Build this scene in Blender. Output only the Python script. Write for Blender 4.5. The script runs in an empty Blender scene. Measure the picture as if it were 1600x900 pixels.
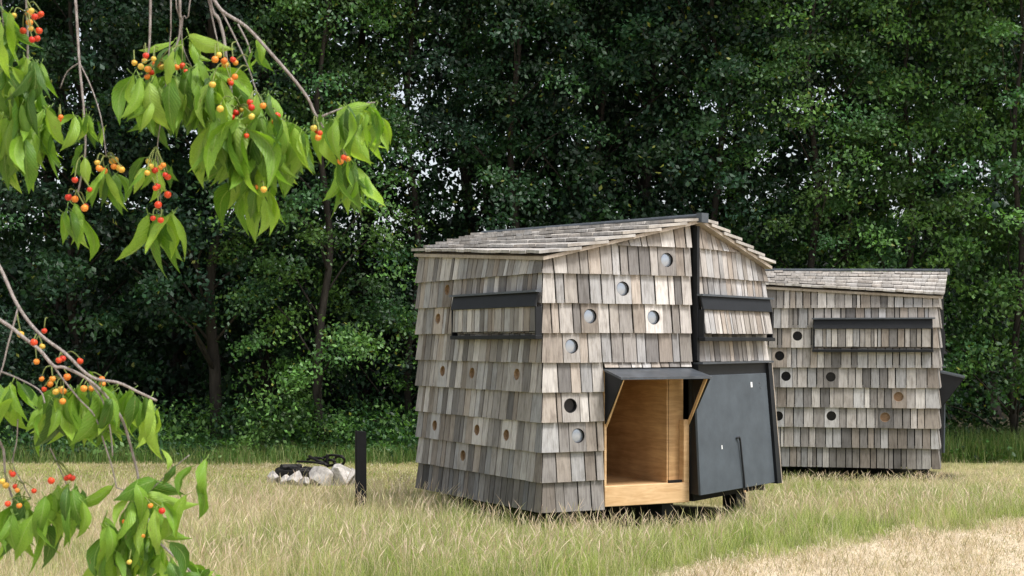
import bpy, bmesh, math, random
import numpy as np
from mathutils import Vector, Matrix
R = math.radians
random.seed(7); rng = np.random.default_rng(11)
scene = bpy.context.scene
COL = scene.collection

# ------------------------------------------------------------------ camera, sky, sun, exposure
EYE = 1.6; FPX = 2200.0; HZ = 535.0          # eye height (m), focal length and horizon in 1600x900 pixels
cam_d = bpy.data.cameras.new('camera'); cam = bpy.data.objects.new('camera', cam_d); COL.objects.link(cam)
cam.location = (0, 0, EYE); cam.rotation_euler = (R(90), 0, 0)
cam_d.sensor_width = 36; cam_d.lens = FPX/1600*36; cam_d.shift_y = (HZ-450)/1600
cam_d.clip_start = 0.05; cam_d.clip_end = 3000
cam_d.dof.use_dof = True; cam_d.dof.focus_distance = 11.5; cam_d.dof.aperture_fstop = 18
scene.camera = cam
SUN_EL, SUN_AZ = 60, 126                      # elevation; azimuth clockwise from +Y (the view direction)
world = bpy.data.worlds.new('World'); scene.world = world; world.use_nodes = True
wn = world.node_tree; wn.nodes.clear()
sky = wn.nodes.new('ShaderNodeTexSky'); sky.sky_type = 'NISHITA'; sky.sun_disc = False
sky.sun_elevation = R(SUN_EL); sky.sun_rotation = R(SUN_AZ); sky.dust_density = 3.0; sky.air_density = 1.0
hs = wn.nodes.new('ShaderNodeHueSaturation'); hs.inputs['Saturation'].default_value = 0.38
bg = wn.nodes.new('ShaderNodeBackground'); bg.inputs['Strength'].default_value = 0.145
wo = wn.nodes.new('ShaderNodeOutputWorld')
wn.links.new(sky.outputs[0], hs.inputs['Color']); wn.links.new(hs.outputs[0], bg.inputs['Color']); wn.links.new(bg.outputs[0], wo.inputs['Surface'])
sl = bpy.data.lights.new('sun', 'SUN'); sl.energy = 2.5; sl.angle = R(16); sl.color = (1, .97, .93)
so = bpy.data.objects.new('sun', sl); COL.objects.link(so)
az, el = R(SUN_AZ), R(SUN_EL)
sdir = Vector((math.sin(az)*math.cos(el), math.cos(az)*math.cos(el), math.sin(el)))
so.rotation_euler = sdir.to_track_quat('Z', 'Y').to_euler(); so.location = sdir*40
vs = scene.view_settings; vs.view_transform = 'Standard'; vs.look = 'None'; vs.gamma = 1; vs.exposure = 0.74
vs.use_curve_mapping = False
scene.render.engine = 'CYCLES'
scene.cycles.max_bounces = 6; scene.cycles.diffuse_bounces = 3; scene.cycles.transparent_max_bounces = 6

# ------------------------------------------------------------------ helpers
def at(px, py, Y):
    return Vector(((px-800)/FPX*Y, Y, EYE-(py-HZ)/FPX*Y))
def ground_z(x, y):
    s = np.clip((np.asarray(y, float)-12)/8, 0, 1.25)
    return -0.19*s*s*(3-2*np.clip(s, 0, 1))*np.where(s > 1, 1/np.maximum(s, 1)**2, 1) + 0.02*np.sin(np.asarray(x)*1.3+1)*np.sin(np.asarray(y)*.9) - .07*np.exp(-((np.asarray(x, float)-1.5)**2+(np.asarray(y, float)-12.9)**2)/3.2) - .07*np.exp(-((np.asarray(x, float)-4.6)**2*.5+(np.asarray(y, float)-18.8)**2)/2.0)
def gz(x, y): return float(ground_z(x, y))
def tag(o, label=None, cat=None, group=None, kind=None):
    if label: o['label'] = label
    if cat: o['category'] = cat
    if group: o['group'] = group
    if kind: o['kind'] = kind
    return o
def empty(name, loc, rz=0):
    o = bpy.data.objects.new(name, None); COL.objects.link(o); o.location = loc; o.rotation_euler = (0, 0, rz); o.empty_display_size = .1
    return o
def link(name, me, mat=None, parent=None):
    o = bpy.data.objects.new(name, me); COL.objects.link(o)
    if mat is not None and not me.materials: me.materials.append(mat)
    if parent is not None: o.parent = parent
    return o
def mesh(name, verts, faces, mat=None, parent=None, smooth=False):
    me = bpy.data.meshes.new(name); me.from_pydata([tuple(v) for v in verts], [], faces); me.update()
    if smooth: me.polygons.foreach_set('use_smooth', [True]*len(me.polygons))
    return link(name, me, mat, parent)
def big_mesh(name, V, F, mat, parent=None, col=None, smooth=False, uv=None):
    """V (n,3), F (m,k) with k fixed; col (n,3) point colours."""
    me = bpy.data.meshes.new(name); V = np.asarray(V, np.float32); F = np.asarray(F, np.int32)
    m, k = F.shape
    me.vertices.add(len(V)); me.vertices.foreach_set('co', V.ravel())
    me.loops.add(m*k); me.loops.foreach_set('vertex_index', F.ravel())
    me.polygons.add(m); me.polygons.foreach_set('loop_start', np.arange(m, dtype=np.int32)*k)
    me.polygons.foreach_set('loop_total', np.full(m, k, np.int32))
    if smooth: me.polygons.foreach_set('use_smooth', np.ones(m, bool))
    me.update(calc_edges=True)
    if col is not None:
        a = me.attributes.new('col', 'FLOAT_COLOR', 'POINT')
        a.data.foreach_set('color', np.concatenate([np.asarray(col, np.float32), np.ones((len(V), 1), np.float32)], 1).ravel())
    if uv is not None:
        u = me.uv_layers.new(name='UVMap'); u.data.foreach_set('uv', np.asarray(uv, np.float32)[F.ravel()].ravel())
    return link(name, me, mat, parent)
def box_vf(c, s):
    x, y, z = c; a, b, d = s[0]/2, s[1]/2, s[2]/2
    v = [(x+i*a, y+j*b, z+k*d) for i in (-1, 1) for j in (-1, 1) for k in (-1, 1)]
    f = [(0, 1, 3, 2), (4, 6, 7, 5), (0, 4, 5, 1), (2, 3, 7, 6), (0, 2, 6, 4), (1, 5, 7, 3)]
    return v, f
def hexa(name, v8, mat, parent, bevel=0):
    """v8: outer bl, br, tr, tl then inner bl, br, tr, tl"""
    f = [(0, 1, 2, 3), (5, 4, 7, 6), (4, 0, 3, 7), (1, 5, 6, 2), (3, 2, 6, 7), (4, 5, 1, 0)]
    o = mesh(name, v8, f, mat, parent)
    if bevel:
        bm = bmesh.new(); bm.from_mesh(o.data); bmesh.ops.bevel(bm, geom=bm.edges[:], offset=bevel, segments=1, affect='EDGES'); bm.to_mesh(o.data); bm.free()
    return o
def tube_vf(pts, rads, n=8, base=0, caps=True):
    pts = [Vector(p) for p in pts]; V, F = [], []
    up = Vector((.3, .2, 1)).normalized()
    for i, p in enumerate(pts):
        t = (pts[min(i+1, len(pts)-1)]-pts[max(i-1, 0)]).normalized()
        a = t.cross(up)
        if a.length < 1e-3: a = t.cross(Vector((1, 0, 0)))
        a.normalize(); b = t.cross(a)
        for k in range(n):
            an = 2*math.pi*k/n; V.append(p+(a*math.cos(an)+b*math.sin(an))*rads[i])
    for i in range(len(pts)-1):
        for k in range(n):
            F.append((base+i*n+k, base+i*n+(k+1) % n, base+(i+1)*n+(k+1) % n, base+(i+1)*n+k))
    if caps:
        F.append(tuple(base+k for k in range(n-1, -1, -1))); F.append(tuple(base+(len(pts)-1)*n+k for k in range(n)))
    return V, F
def smooth_path(pts, sub=4):
    pts = [Vector(p) for p in pts]; out = []
    for i in range(len(pts)-1):
        p0, p1, p2, p3 = pts[max(i-1, 0)], pts[i], pts[i+1], pts[min(i+2, len(pts)-1)]
        for k in range(sub):
            t = k/sub
            out.append(.5*((2*p1)+(p2-p0)*t+(2*p0-5*p1+4*p2-p3)*t*t+(3*p1-p0-3*p2+p3)*t**3))
    out.append(pts[-1]); return out

# ------------------------------------------------------------------ materials
def new_mat(name):
    m = bpy.data.materials.new(name); m.use_nodes = True
    nt = m.node_tree; b = nt.nodes['Principled BSDF']; b.inputs['Specular IOR Level'].default_value = .3; return m, nt, b
def node(nt, t, **kw):
    n = nt.nodes.new(t)
    for k, v in kw.items():
        if hasattr(n, k): setattr(n, k, v)
        else: n.inputs[k].default_value = v
    return n
def ramp(nt, stops):
    r = nt.nodes.new('ShaderNodeValToRGB'); e = r.color_ramp.elements
    while len(e) < len(stops): e.new(.5)
    for i, (p, c) in enumerate(stops): e[i].position = p; e[i].color = (*c, 1) if len(c) == 3 else c
    return r
def mixc(nt, a, b, fac, mode='MIX'):
    m = nt.nodes.new('ShaderNodeMix'); m.data_type = 'RGBA'; m.blend_type = mode
    for s, v in ((m.inputs[0], fac), (m.inputs[6], a), (m.inputs[7], b)):
        if hasattr(v, 'is_linked'): nt.links.new(v, s)
        else: s.default_value = v if not isinstance(v, tuple) else ((*v, 1) if len(v) == 3 else v)
    return m.outputs[2]
def simple(name, col, rough=.6, metal=0, noise=.25, scale=12, bump=.1):
    m, nt, b = new_mat(name)
    tc = node(nt, 'ShaderNodeTexCoord'); n = node(nt, 'ShaderNodeTexNoise', Scale=scale, Detail=6.0, Roughness=.65)
    nt.links.new(tc.outputs['Object'], n.inputs['Vector'])
    r = ramp(nt, [(.3, tuple(c*(1-noise) for c in col)), (.7, tuple(min(1, c*(1+noise)) for c in col))])
    nt.links.new(n.outputs[0], r.inputs[0]); nt.links.new(r.outputs[0], b.inputs['Base Color'])
    b.inputs['Roughness'].default_value = rough; b.inputs['Metallic'].default_value = metal
    if bump:
        bp = node(nt, 'ShaderNodeBump', Strength=bump, Distance=.01); nt.links.new(n.outputs[0], bp.inputs['Height']); nt.links.new(bp.outputs[0], b.inputs['Normal'])
    return m
def leaf_mat(name, rough=.45, trans=.35, tcol=(1.25, 1.4, .55)):
    m, nt, b = new_mat(name)
    at_ = node(nt, 'ShaderNodeAttribute', attribute_name='col')
    nt.links.new(at_.outputs['Color'], b.inputs['Base Color']); b.inputs['Roughness'].default_value = rough
    b.inputs['Specular IOR Level'].default_value = .4
    tr = node(nt, 'ShaderNodeBsdfTranslucent'); c = mixc(nt, at_.outputs['Color'], tcol, 1.0, 'MULTIPLY'); nt.links.new(c, tr.inputs['Color'])
    mx = node(nt, 'ShaderNodeMixShader'); mx.inputs[0].default_value = trans
    nt.links.new(b.outputs[0], mx.inputs[1]); nt.links.new(tr.outputs[0], mx.inputs[2])
    nt.links.new(mx.outputs[0], nt.nodes['Material Output'].inputs['Surface'])
    return m
def shingle_mat():
    m, nt, b = new_mat('weathered_shingle')
    at_ = node(nt, 'ShaderNodeAttribute', attribute_name='col'); uv = node(nt, 'ShaderNodeUVMap')
    mp = node(nt, 'ShaderNodeMapping'); mp.inputs['Scale'].default_value = (110, 5, 1); nt.links.new(uv.outputs[0], mp.inputs[0])
    g = node(nt, 'ShaderNodeTexNoise', Scale=1.0, Detail=5.0, Roughness=.7); nt.links.new(mp.outputs[0], g.inputs['Vector'])
    mp2 = node(nt, 'ShaderNodeMapping'); mp2.inputs['Scale'].default_value = (22, 6, 1); nt.links.new(uv.outputs[0], mp2.inputs[0])
    st = node(nt, 'ShaderNodeTexNoise', Scale=1.0, Detail=4.0, Roughness=.6); nt.links.new(mp2.outputs[0], st.inputs['Vector'])
    rg = ramp(nt, [(.28, (.56, .54, .53)), (.5, (.96, .96, .96)), (.75, (1.25, 1.24, 1.2))]); nt.links.new(g.outputs[0], rg.inputs[0])
    rs = ramp(nt, [(.3, (.5, .47, .44)), (.52, (1, 1, 1)), (.72, (1.1, 1.1, 1.12))]); nt.links.new(st.outputs[0], rs.inputs[0])
    c = mixc(nt, at_.outputs['Color'], rg.outputs[0], 1.0, 'MULTIPLY'); c = mixc(nt, c, rs.outputs[0], .65, 'MULTIPLY')
    nt.links.new(c, b.inputs['Base Color']); b.inputs['Roughness'].default_value = .8; b.inputs['Specular IOR Level'].default_value = .25
    bp = node(nt, 'ShaderNodeBump', Strength=.35, Distance=.004); nt.links.new(g.outputs[0], bp.inputs['Height']); nt.links.new(bp.outputs[0], b.inputs['Normal'])
    return m
def wood_mat(name, c1, c2, scale=(2, 30, 30), rough=.55):
    m, nt, b = new_mat(name)
    tc = node(nt, 'ShaderNodeTexCoord'); mp = node(nt, 'ShaderNodeMapping'); mp.inputs['Scale'].default_value = scale
    nt.links.new(tc.outputs['Object'], mp.inputs[0])
    n = node(nt, 'ShaderNodeTexNoise', Scale=1.0, Detail=6.0, Roughness=.6, Distortion=.8); nt.links.new(mp.outputs[0], n.inputs['Vector'])
    r = ramp(nt, [(.3, c1), (.65, c2)]); nt.links.new(n.outputs[0], r.inputs[0])
    n2 = node(nt, 'ShaderNodeTexNoise', Scale=3.0, Detail=3.0); nt.links.new(tc.outputs['Object'], n2.inputs['Vector'])
    r2 = ramp(nt, [(.35, (.75, .72, .68)), (.6, (1, 1, 1))]); nt.links.new(n2.outputs[0], r2.inputs[0])
    nt.links.new(mixc(nt, r.outputs[0], r2.outputs[0], .8, 'MULTIPLY'), b.inputs['Base Color']); b.inputs['Roughness'].default_value = rough
    return m
def bark_mat(name, c1, c2, sc=14):
    m, nt, b = new_mat(name)
    tc = node(nt, 'ShaderNodeTexCoord'); mp = node(nt, 'ShaderNodeMapping'); mp.inputs['Scale'].default_value = (sc, sc, sc*.25)
    nt.links.new(tc.outputs['Object'], mp.inputs[0]); n = node(nt, 'ShaderNodeTexNoise', Scale=1.0, Detail=7.0, Roughness=.7); nt.links.new(mp.outputs[0], n.inputs['Vector'])
    r = ramp(nt, [(.3, c1), (.7, c2)]); nt.links.new(n.outputs[0], r.inputs[0]); nt.links.new(r.outputs[0], b.inputs['Base Color']); b.inputs['Roughness'].default_value = .9
    bp = node(nt, 'ShaderNodeBump', Strength=.6, Distance=.02); nt.links.new(n.outputs[0], bp.inputs['Height']); nt.links.new(bp.outputs[0], b.inputs['Normal'])
    return m
M = {}
M['shingle'] = shingle_mat()
M['black'] = simple('black_metal', (.008, .009, .011), .55, 0, .3, 9, .05)
M['flash'] = simple('grey_flashing', (.085, .095, .108), .35, .3, .3, 7, .05)
M['panel'] = simple('charcoal_panel', (.062, .074, .086), .6, 0, .2, 4, .03)
M['core'] = simple('dark_sheathing', (.012, .011, .010), .9, 0, .3, 8, .1)
M['ply'] = wood_mat('plywood', (.42, .24, .105), (.62, .39, .19), (3, 3, 26))
M['pine'] = wood_mat('pine_frame', (.56, .34, .16), (.72, .49, .27), (4, 4, 30))
M['plug'] = wood_mat('wood_plug', (.17, .10, .055), (.27, .17, .10), (20, 20, 60))
M['rim'] = wood_mat('hole_rim', (.26, .17, .09), (.40, .28, .17), (20, 20, 60))
m, nt, b = new_mat('port_glass'); b.inputs['Base Color'].default_value = (.40, .44, .50, 1); b.inputs['Roughness'].default_value = .22; b.inputs['Metallic'].default_value = .6; M['glass'] = m
m, nt, b = new_mat('dark_glass'); b.inputs['Base Color'].default_value = (.008, .008, .01, 1); b.inputs['Roughness'].default_value = .25; M['darkglass'] = m
M['white'] = simple('white_tag', (.75, .75, .75), .5, 0, .05, 30, 0)
M['iron'] = simple('black_iron', (.014, .013, .012), .6, .4, .5, 30, .3)
M['post'] = simple('black_stained_timber', (.004, .004, .005), .85, 0, .5, 18, .2)
M['stone'] = simple('pale_stone', (.38, .355, .33), .95, 0, .5, 14, .8)
M['ash'] = simple('ash', (.03, .028, .027), .95, 0, .6, 22, .5)
M['tree_leaf'] = leaf_mat('tree_leaf', .5, .26)
M['under_leaf'] = leaf_mat('undergrowth_leaf', .5, .35)
M['grass'] = leaf_mat('grass_blade', .6, .42, (1.15, 1.15, .8))
M['bark'] = bark_mat('tree_bark', (.012, .010, .008), (.05, .042, .034))
M['cherry_bark'] = bark_mat('cherry_bark', (.15, .115, .10), (.48, .43, .40), 160)
def ground_mat():
    m, nt, b = new_mat('meadow_ground')
    at_ = node(nt, 'ShaderNodeAttribute', attribute_name='col'); tc = node(nt, 'ShaderNodeTexCoord')
    n = node(nt, 'ShaderNodeTexNoise', Scale=28.0, Detail=8.0, Roughness=.75); nt.links.new(tc.outputs['Object'], n.inputs['Vector'])
    r = ramp(nt, [(.3, (.4, .38, .33)), (.5, (.9, .9, .85)), (.7, (1.3, 1.27, 1.2))]); nt.links.new(n.outputs[0], r.inputs[0])
    nt.links.new(mixc(nt, at_.outputs['Color'], r.outputs[0], 1.0, 'MULTIPLY'), b.inputs['Base Color']); b.inputs['Roughness'].default_value = .95
    b.inputs['Specular IOR Level'].default_value = .1
    bp = node(nt, 'ShaderNodeBump', Strength=.8, Distance=.03); nt.links.new(n.outputs[0], bp.inputs['Height']); nt.links.new(bp.outputs[0], b.inputs['Normal'])
    return m
M['ground'] = ground_mat()
def cherry_leaf_mat():
    m, nt, b = new_mat('cherry_leaf')
    uv = node(nt, 'ShaderNodeUVMap'); oi = node(nt, 'ShaderNodeObjectInfo')
    sp = node(nt, 'ShaderNodeSeparateXYZ'); nt.links.new(uv.outputs[0], sp.inputs[0])
    def mth(op, a, b_=None):
        n = nt.nodes.new('ShaderNodeMath'); n.operation = op
        for i, v in enumerate((a, b_)):
            if v is None: continue
            if hasattr(v, 'is_linked'): nt.links.new(v, n.inputs[i])
            else: n.inputs[i].default_value = v
        return n.outputs[0]
    au = mth('ABSOLUTE', sp.outputs[0])                       # u: -1..1 across, v: 0..1 along
    ph = mth('SUBTRACT', mth('MULTIPLY', sp.outputs[1], 11.0), mth('MULTIPLY', au, 3.2))
    tri = mth('ABSOLUTE', mth('SUBTRACT', mth('FRACT', ph), .5))  # 0 at the vein
    side = mth('LESS_THAN', tri, .07); mid = mth('LESS_THAN', au, .05)
    vein = mth('MAXIMUM', mth('MULTIPLY', side, .5), mid)
    base = ramp(nt, [(0, (.05, .125, .014)), (.3, (.115, .245, .024)), (.65, (.21, .37, .036)), (1, (.31, .46, .075))]); nt.links.new(oi.outputs['Random'], base.inputs[0])
    tc = node(nt, 'ShaderNodeTexCoord'); n = node(nt, 'ShaderNodeTexNoise', Scale=55.0, Detail=4.0); nt.links.new(tc.outputs['Object'], n.inputs['Vector'])
    r = ramp(nt, [(.3, (.72, .78, .7)), (.7, (1.2, 1.15, 1.1))]); nt.links.new(n.outputs[0], r.inputs[0])
    c = mixc(nt, base.outputs[0], r.outputs[0], 1.0, 'MULTIPLY'); n3 = node(nt, 'ShaderNodeTexNoise', Scale=3.0, Detail=3.0); wv = node(nt, 'ShaderNodeVectorMath'); wv.operation = 'ADD'; nt.links.new(uv.outputs[0], wv.inputs[0])
    cx3 = node(nt, 'ShaderNodeCombineXYZ'); nt.links.new(mth('MULTIPLY', oi.outputs['Random'], 97.0), cx3.inputs[0]); nt.links.new(cx3.outputs[0], wv.inputs[1]); nt.links.new(wv.outputs[0], n3.inputs['Vector'])
    sp_ = ramp(nt, [(.66, (0, 0, 0)), (.72, (1, 1, 1))]); nt.links.new(n3.outputs[0], sp_.inputs[0])
    c = mixc(nt, c, (.34, .44, .16), mth('MULTIPLY', vein, .45)); c = mixc(nt, c, (.22, .15, .05), mth('MULTIPLY', sp_.outputs[0], .7))
    nt.links.new(c, b.inputs['Base Color']); b.inputs['Roughness'].default_value = .46; b.inputs['Specular IOR Level'].default_value = .45
    bp = node(nt, 'ShaderNodeBump', Strength=.5, Distance=.002); nt.links.new(tri, bp.inputs['Height']); nt.links.new(bp.outputs[0], b.inputs['Normal'])
    tr = node(nt, 'ShaderNodeBsdfTranslucent'); nt.links.new(mixc(nt, c, (1.5, 1.55, .6), 1.0, 'MULTIPLY'), tr.inputs['Color'])
    mx = node(nt, 'ShaderNodeMixShader'); mx.inputs[0].default_value = .40
    nt.links.new(b.outputs[0], mx.inputs[1]); nt.links.new(tr.outputs[0], mx.inputs[2]); nt.links.new(mx.outputs[0], nt.nodes['Material Output'].inputs['Surface'])
    return m
M['cherry_leaf'] = cherry_leaf_mat()
def cherry_mat(name, a, b_):
    m, nt, b = new_mat(name); oi = node(nt, 'ShaderNodeObjectInfo'); tc = node(nt, 'ShaderNodeTexCoord')
    n = node(nt, 'ShaderNodeTexNoise', Scale=120.0, Detail=2.0); nt.links.new(tc.outputs['Object'], n.inputs['Vector'])
    r1 = ramp(nt, [(0, a), (1, b_)]); nt.links.new(oi.outputs['Random'], r1.inputs[0])
    r2 = ramp(nt, [(.4, (.85, .75, .7)), (.65, (1.15, 1.25, 1.1))]); nt.links.new(n.outputs[0], r2.inputs[0])
    nt.links.new(mixc(nt, r1.outputs[0], r2.outputs[0], 1.0, 'MULTIPLY'), b.inputs['Base Color'])
    b.inputs['Roughness'].default_value = .34; b.inputs['Subsurface Weight'].default_value = .15; b.inputs['Subsurface Radius'].default_value = (.004, .002, .001)
    return m
M['c_red'] = cherry_mat('cherry_red', (.55, .03, .02), (.65, .075, .02)); M['c_orange'] = cherry_mat('cherry_orange', (.70, .17, .025), (.72, .30, .05)); M['c_yellow'] = cherry_mat('cherry_yellow', (.68, .38, .06), (.60, .50, .10))
M['stalk'] = simple('cherry_stalk', (.16, .19, .05), .6, 0, .3, 60, 0)

# ------------------------------------------------------------------ ground
HAY_A, HAY_B = (1.15, 9.64), (4.9, 13.1)
def fbm(x, y, s=1.0, seed=0):
    r = np.random.default_rng(seed); out = 0; amp = 1
    for o in range(5):
        a = r.uniform(0, 6.28, 4); k = s*(1.9**o); th = r.uniform(0, 6.28, 2)
        out = out+amp*(np.sin(k*(x*np.cos(th[0])+y*np.sin(th[0]))+a[0]+1.3*np.sin(k*.7*(y*np.cos(th[1])-x*np.sin(th[1]))+a[1]))); amp *= .6
    return out/2.3
def hay_mask(x, y):
    # signed distance to the edge of the mown strip, positive on the mown side
    dx, dy = HAY_B[0]-HAY_A[0], HAY_B[1]-HAY_A[1]; L = math.hypot(dx, dy)
    d = ((x-HAY_A[0])*dy-(y-HAY_A[1])*dx)/L
    return d+.28*fbm(x, y, 1.6, 5)
def lawn_mask(x, y):   # short cut lawn behind the long grass, left of the front hut
    return np.clip((y-14.1-.6*fbm(x, y, .7, 9)-np.clip(x+.6, 0, 3)*1.0)/1.4, 0, 1)*np.clip((1.0-x)/1.5, 0, 1)
xs = np.concatenate([-np.geomspace(1500, 14, 14), np.arange(-12, 14, .1), np.geomspace(15, 1500, 14)])
ys = np.concatenate([-np.geomspace(400, 4, 8), np.arange(-2, 8, 1.0), np.arange(8, 27, .1), np.geomspace(28, 2500, 16)])
gx, gy = np.meshgrid(xs, ys); X, Y = gx.ravel(), gy.ravel()
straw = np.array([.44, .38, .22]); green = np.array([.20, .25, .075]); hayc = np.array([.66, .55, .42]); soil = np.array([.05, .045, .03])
g = np.clip(.45+.45*fbm(X, Y, 1.1, 3), 0, 1)[:, None]
c = straw*(1-g)+green*g
lm = lawn_mask(X, Y)[:, None]; c = c*(1-lm)+(np.array([.32, .29, .13])*(.8+.25*fbm(X, Y, 2, 8))[:, None])*lm
hm = np.clip(hay_mask(X, Y)*4+.5, 0, 1)[:, None]; c = c*(1-hm)+hayc*hm
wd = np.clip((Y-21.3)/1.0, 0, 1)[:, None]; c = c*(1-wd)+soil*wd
for rx, ry, rth in ((1.64, 12.75, 135), (5.865, 19.34, 181.6)):      # bare earth under the huts, coloured extra dark to stand in for shade
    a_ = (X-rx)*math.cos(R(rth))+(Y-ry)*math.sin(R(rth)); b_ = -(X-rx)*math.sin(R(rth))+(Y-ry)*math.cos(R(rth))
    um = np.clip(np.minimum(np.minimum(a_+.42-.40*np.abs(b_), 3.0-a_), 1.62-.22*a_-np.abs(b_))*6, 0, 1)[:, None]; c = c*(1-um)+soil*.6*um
Z = ground_z(X, Y)+(.015*fbm(X, Y, 4, 2)+.03*np.clip(hay_mask(X, Y)*4, 0, 1)*(np.abs(Y) < 30)*np.abs(fbm(X, Y, 7, 6)))*(np.abs(X) < 14)
nx, ny = len(xs), len(ys); i = np.arange((nx-1)*(ny-1)); r0 = i//(nx-1)*nx+i % (nx-1)
F = np.stack([r0, r0+1, r0+1+nx, r0+nx], 1)
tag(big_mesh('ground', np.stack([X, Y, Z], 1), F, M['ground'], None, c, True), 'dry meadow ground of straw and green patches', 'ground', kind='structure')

# ------------------------------------------------------------------ huts
PITCH, WB = .257, .14
RIDGE_Z, SLOPE = 2.69, .252
S, C, L_, RL, R_ = (0., 0.), (.51, 1.43), (2.80, .82), (2.80, -.82), (.20, -1.38)
def roof_z(b): return RIDGE_Z-SLOPE*abs(b)
GREYS = [(.36, .32, .285), (.31, .275, .245), (.41, .37, .33), (.27, .235, .20), (.34, .275, .215), (.20, .178, .16), (.30, .29, .285), (.46, .42, .38), (.25, .20, .155), (.36, .345, .335), (.16, .145, .135)]
def shingle_col(dark=1.0):
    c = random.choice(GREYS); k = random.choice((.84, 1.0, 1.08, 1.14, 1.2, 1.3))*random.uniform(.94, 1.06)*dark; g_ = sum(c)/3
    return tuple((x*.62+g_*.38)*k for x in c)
class Shingles:
    """collects shingle pieces; the largest become parts, the rest one joined part"""
    def __init__(s): s.items = []; s.cur = None            # cur: the part that the next pieces belong to
    def add(s, V, F, col, uv, size): s.items.append((V, F, col, uv, size, s.cur))
    def flush(s, name, parent, limit=300):
        s.items.sort(key=lambda t: -t[4])
        for V, F, col, uv, _, cur in s.items[:limit]:
            big_or_small(name, V, F, col, uv, cur or parent)
        rest = s.items[limit:]
        if rest:
            VV, FF, cc, uu, n = [], [], [], [], 0
            for V, F, col, uv, _, cur in rest:
                VV += list(V); FF += [tuple(i+n for i in f) for f in F]; cc += [col]*len(V); uu += list(uv); n += len(V)
            o = big_or_small(name+'_rest', VV, FF, cc, uu, parent); o['kind'] = 'stuff'
def big_or_small(name, V, F, col, uv, parent):
    me = bpy.data.meshes.new(name); me.from_pydata([tuple(v) for v in V], [], F); me.update()
    a = me.attributes.new('col', 'FLOAT_COLOR', 'POINT')
    cols = col if isinstance(col, list) else [col]*len(V)
    a.data.foreach_set('color', [x for c in cols for x in (*c, 1)])
    u = me.uv_layers.new(name='UVMap'); u.data.foreach_set('uv', [x for l in me.loops for x in uv[l.vertex_index]])
    return link(name, me, M['shingle'], parent)
HEX_F = [(0, 1, 2, 3), (5, 4, 7, 6), (4, 0, 3, 7), (1, 5, 6, 2), (3, 2, 6, 7), (4, 5, 1, 0)]
class Wall:
    def __init__(w, p0, p1):   # p0 -> p1 left to right seen from outside
        w.p0 = Vector(p0); d = Vector(p1)-w.p0; w.L = d.length; w.d = d/w.L
        w.n = Vector((w.d.y, -w.d.x))
    def pt(w, t, z, off=0):
        p = w.p0+w.d*t+w.n*off; return Vector((p.x, p.y, z))
    def top(w, t): p = w.p0+w.d*t; return roof_z(p.y)-.015
def slab(w, t0, t1, z0, z1, off, th, tl=None, tr=None, lean=0.0):
    zl, zr = (z1 if tl is None else tl), (z1 if tr is None else tr)
    o2 = off-lean
    return [w.pt(t0, z0, off), w.pt(t1, z0, off), w.pt(t1, zr, o2), w.pt(t0, zl, o2),
            w.pt(t0, z0, off-th), w.pt(t1, z0, off-th), w.pt(t1, zr, o2-th), w.pt(t0, zl, o2-th)]
def add_shingle(sh, w, t0, t1, z0, z1, off=.048, th=.012, lean=.036, weight=1.0, clip=True, dark=1.0, m0=0.0, m1=0.0):
    g = random.uniform(.0034, .0085)
    a, b = t0+g, t1-g
    if b-a < .012: return
    z0 += random.uniform(-.002, .002); off += random.uniform(-.003, .004)
    zl, zr = z1, z1
    if clip:
        zl, zr = min(z1, w.top(a)), min(z1, w.top(b))
        if max(zl, zr) < z0+.03: return
        zl, zr = max(zl, z0+.012), max(zr, z0+.012)
    V = slab(w, a, b, z0, z1, off, th, zl, zr, lean)
    V[0].z += random.uniform(-.0012, .0012); V[1].z += random.uniform(-.0012, .0012)
    d3 = Vector((w.d.x, w.d.y, 0))                       # mitre at the corners of the hut
    for ks, m_, sg in (((0, 3, 4, 7), m0, -1), ((1, 2, 5, 6), m1, 1)):
        if m_:
            for k_ in ks: V[k_] += d3*sg*m_*((off if k_ in (0, 1, 4, 5) else off-lean)-(th if k_ > 3 else 0))
    u0, v0 = random.uniform(0, 50), random.uniform(0, 50)
    q = [(u0, v0), (u0+b-a, v0), (u0+b-a, v0+zr-z0), (u0, v0+zl-z0)]
    sh.add(V, HEX_F, shingle_col(dark), q+[(x+.02, y) for x, y in q], (b-a)*(min(zl, zr)-z0)*weight)
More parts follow.
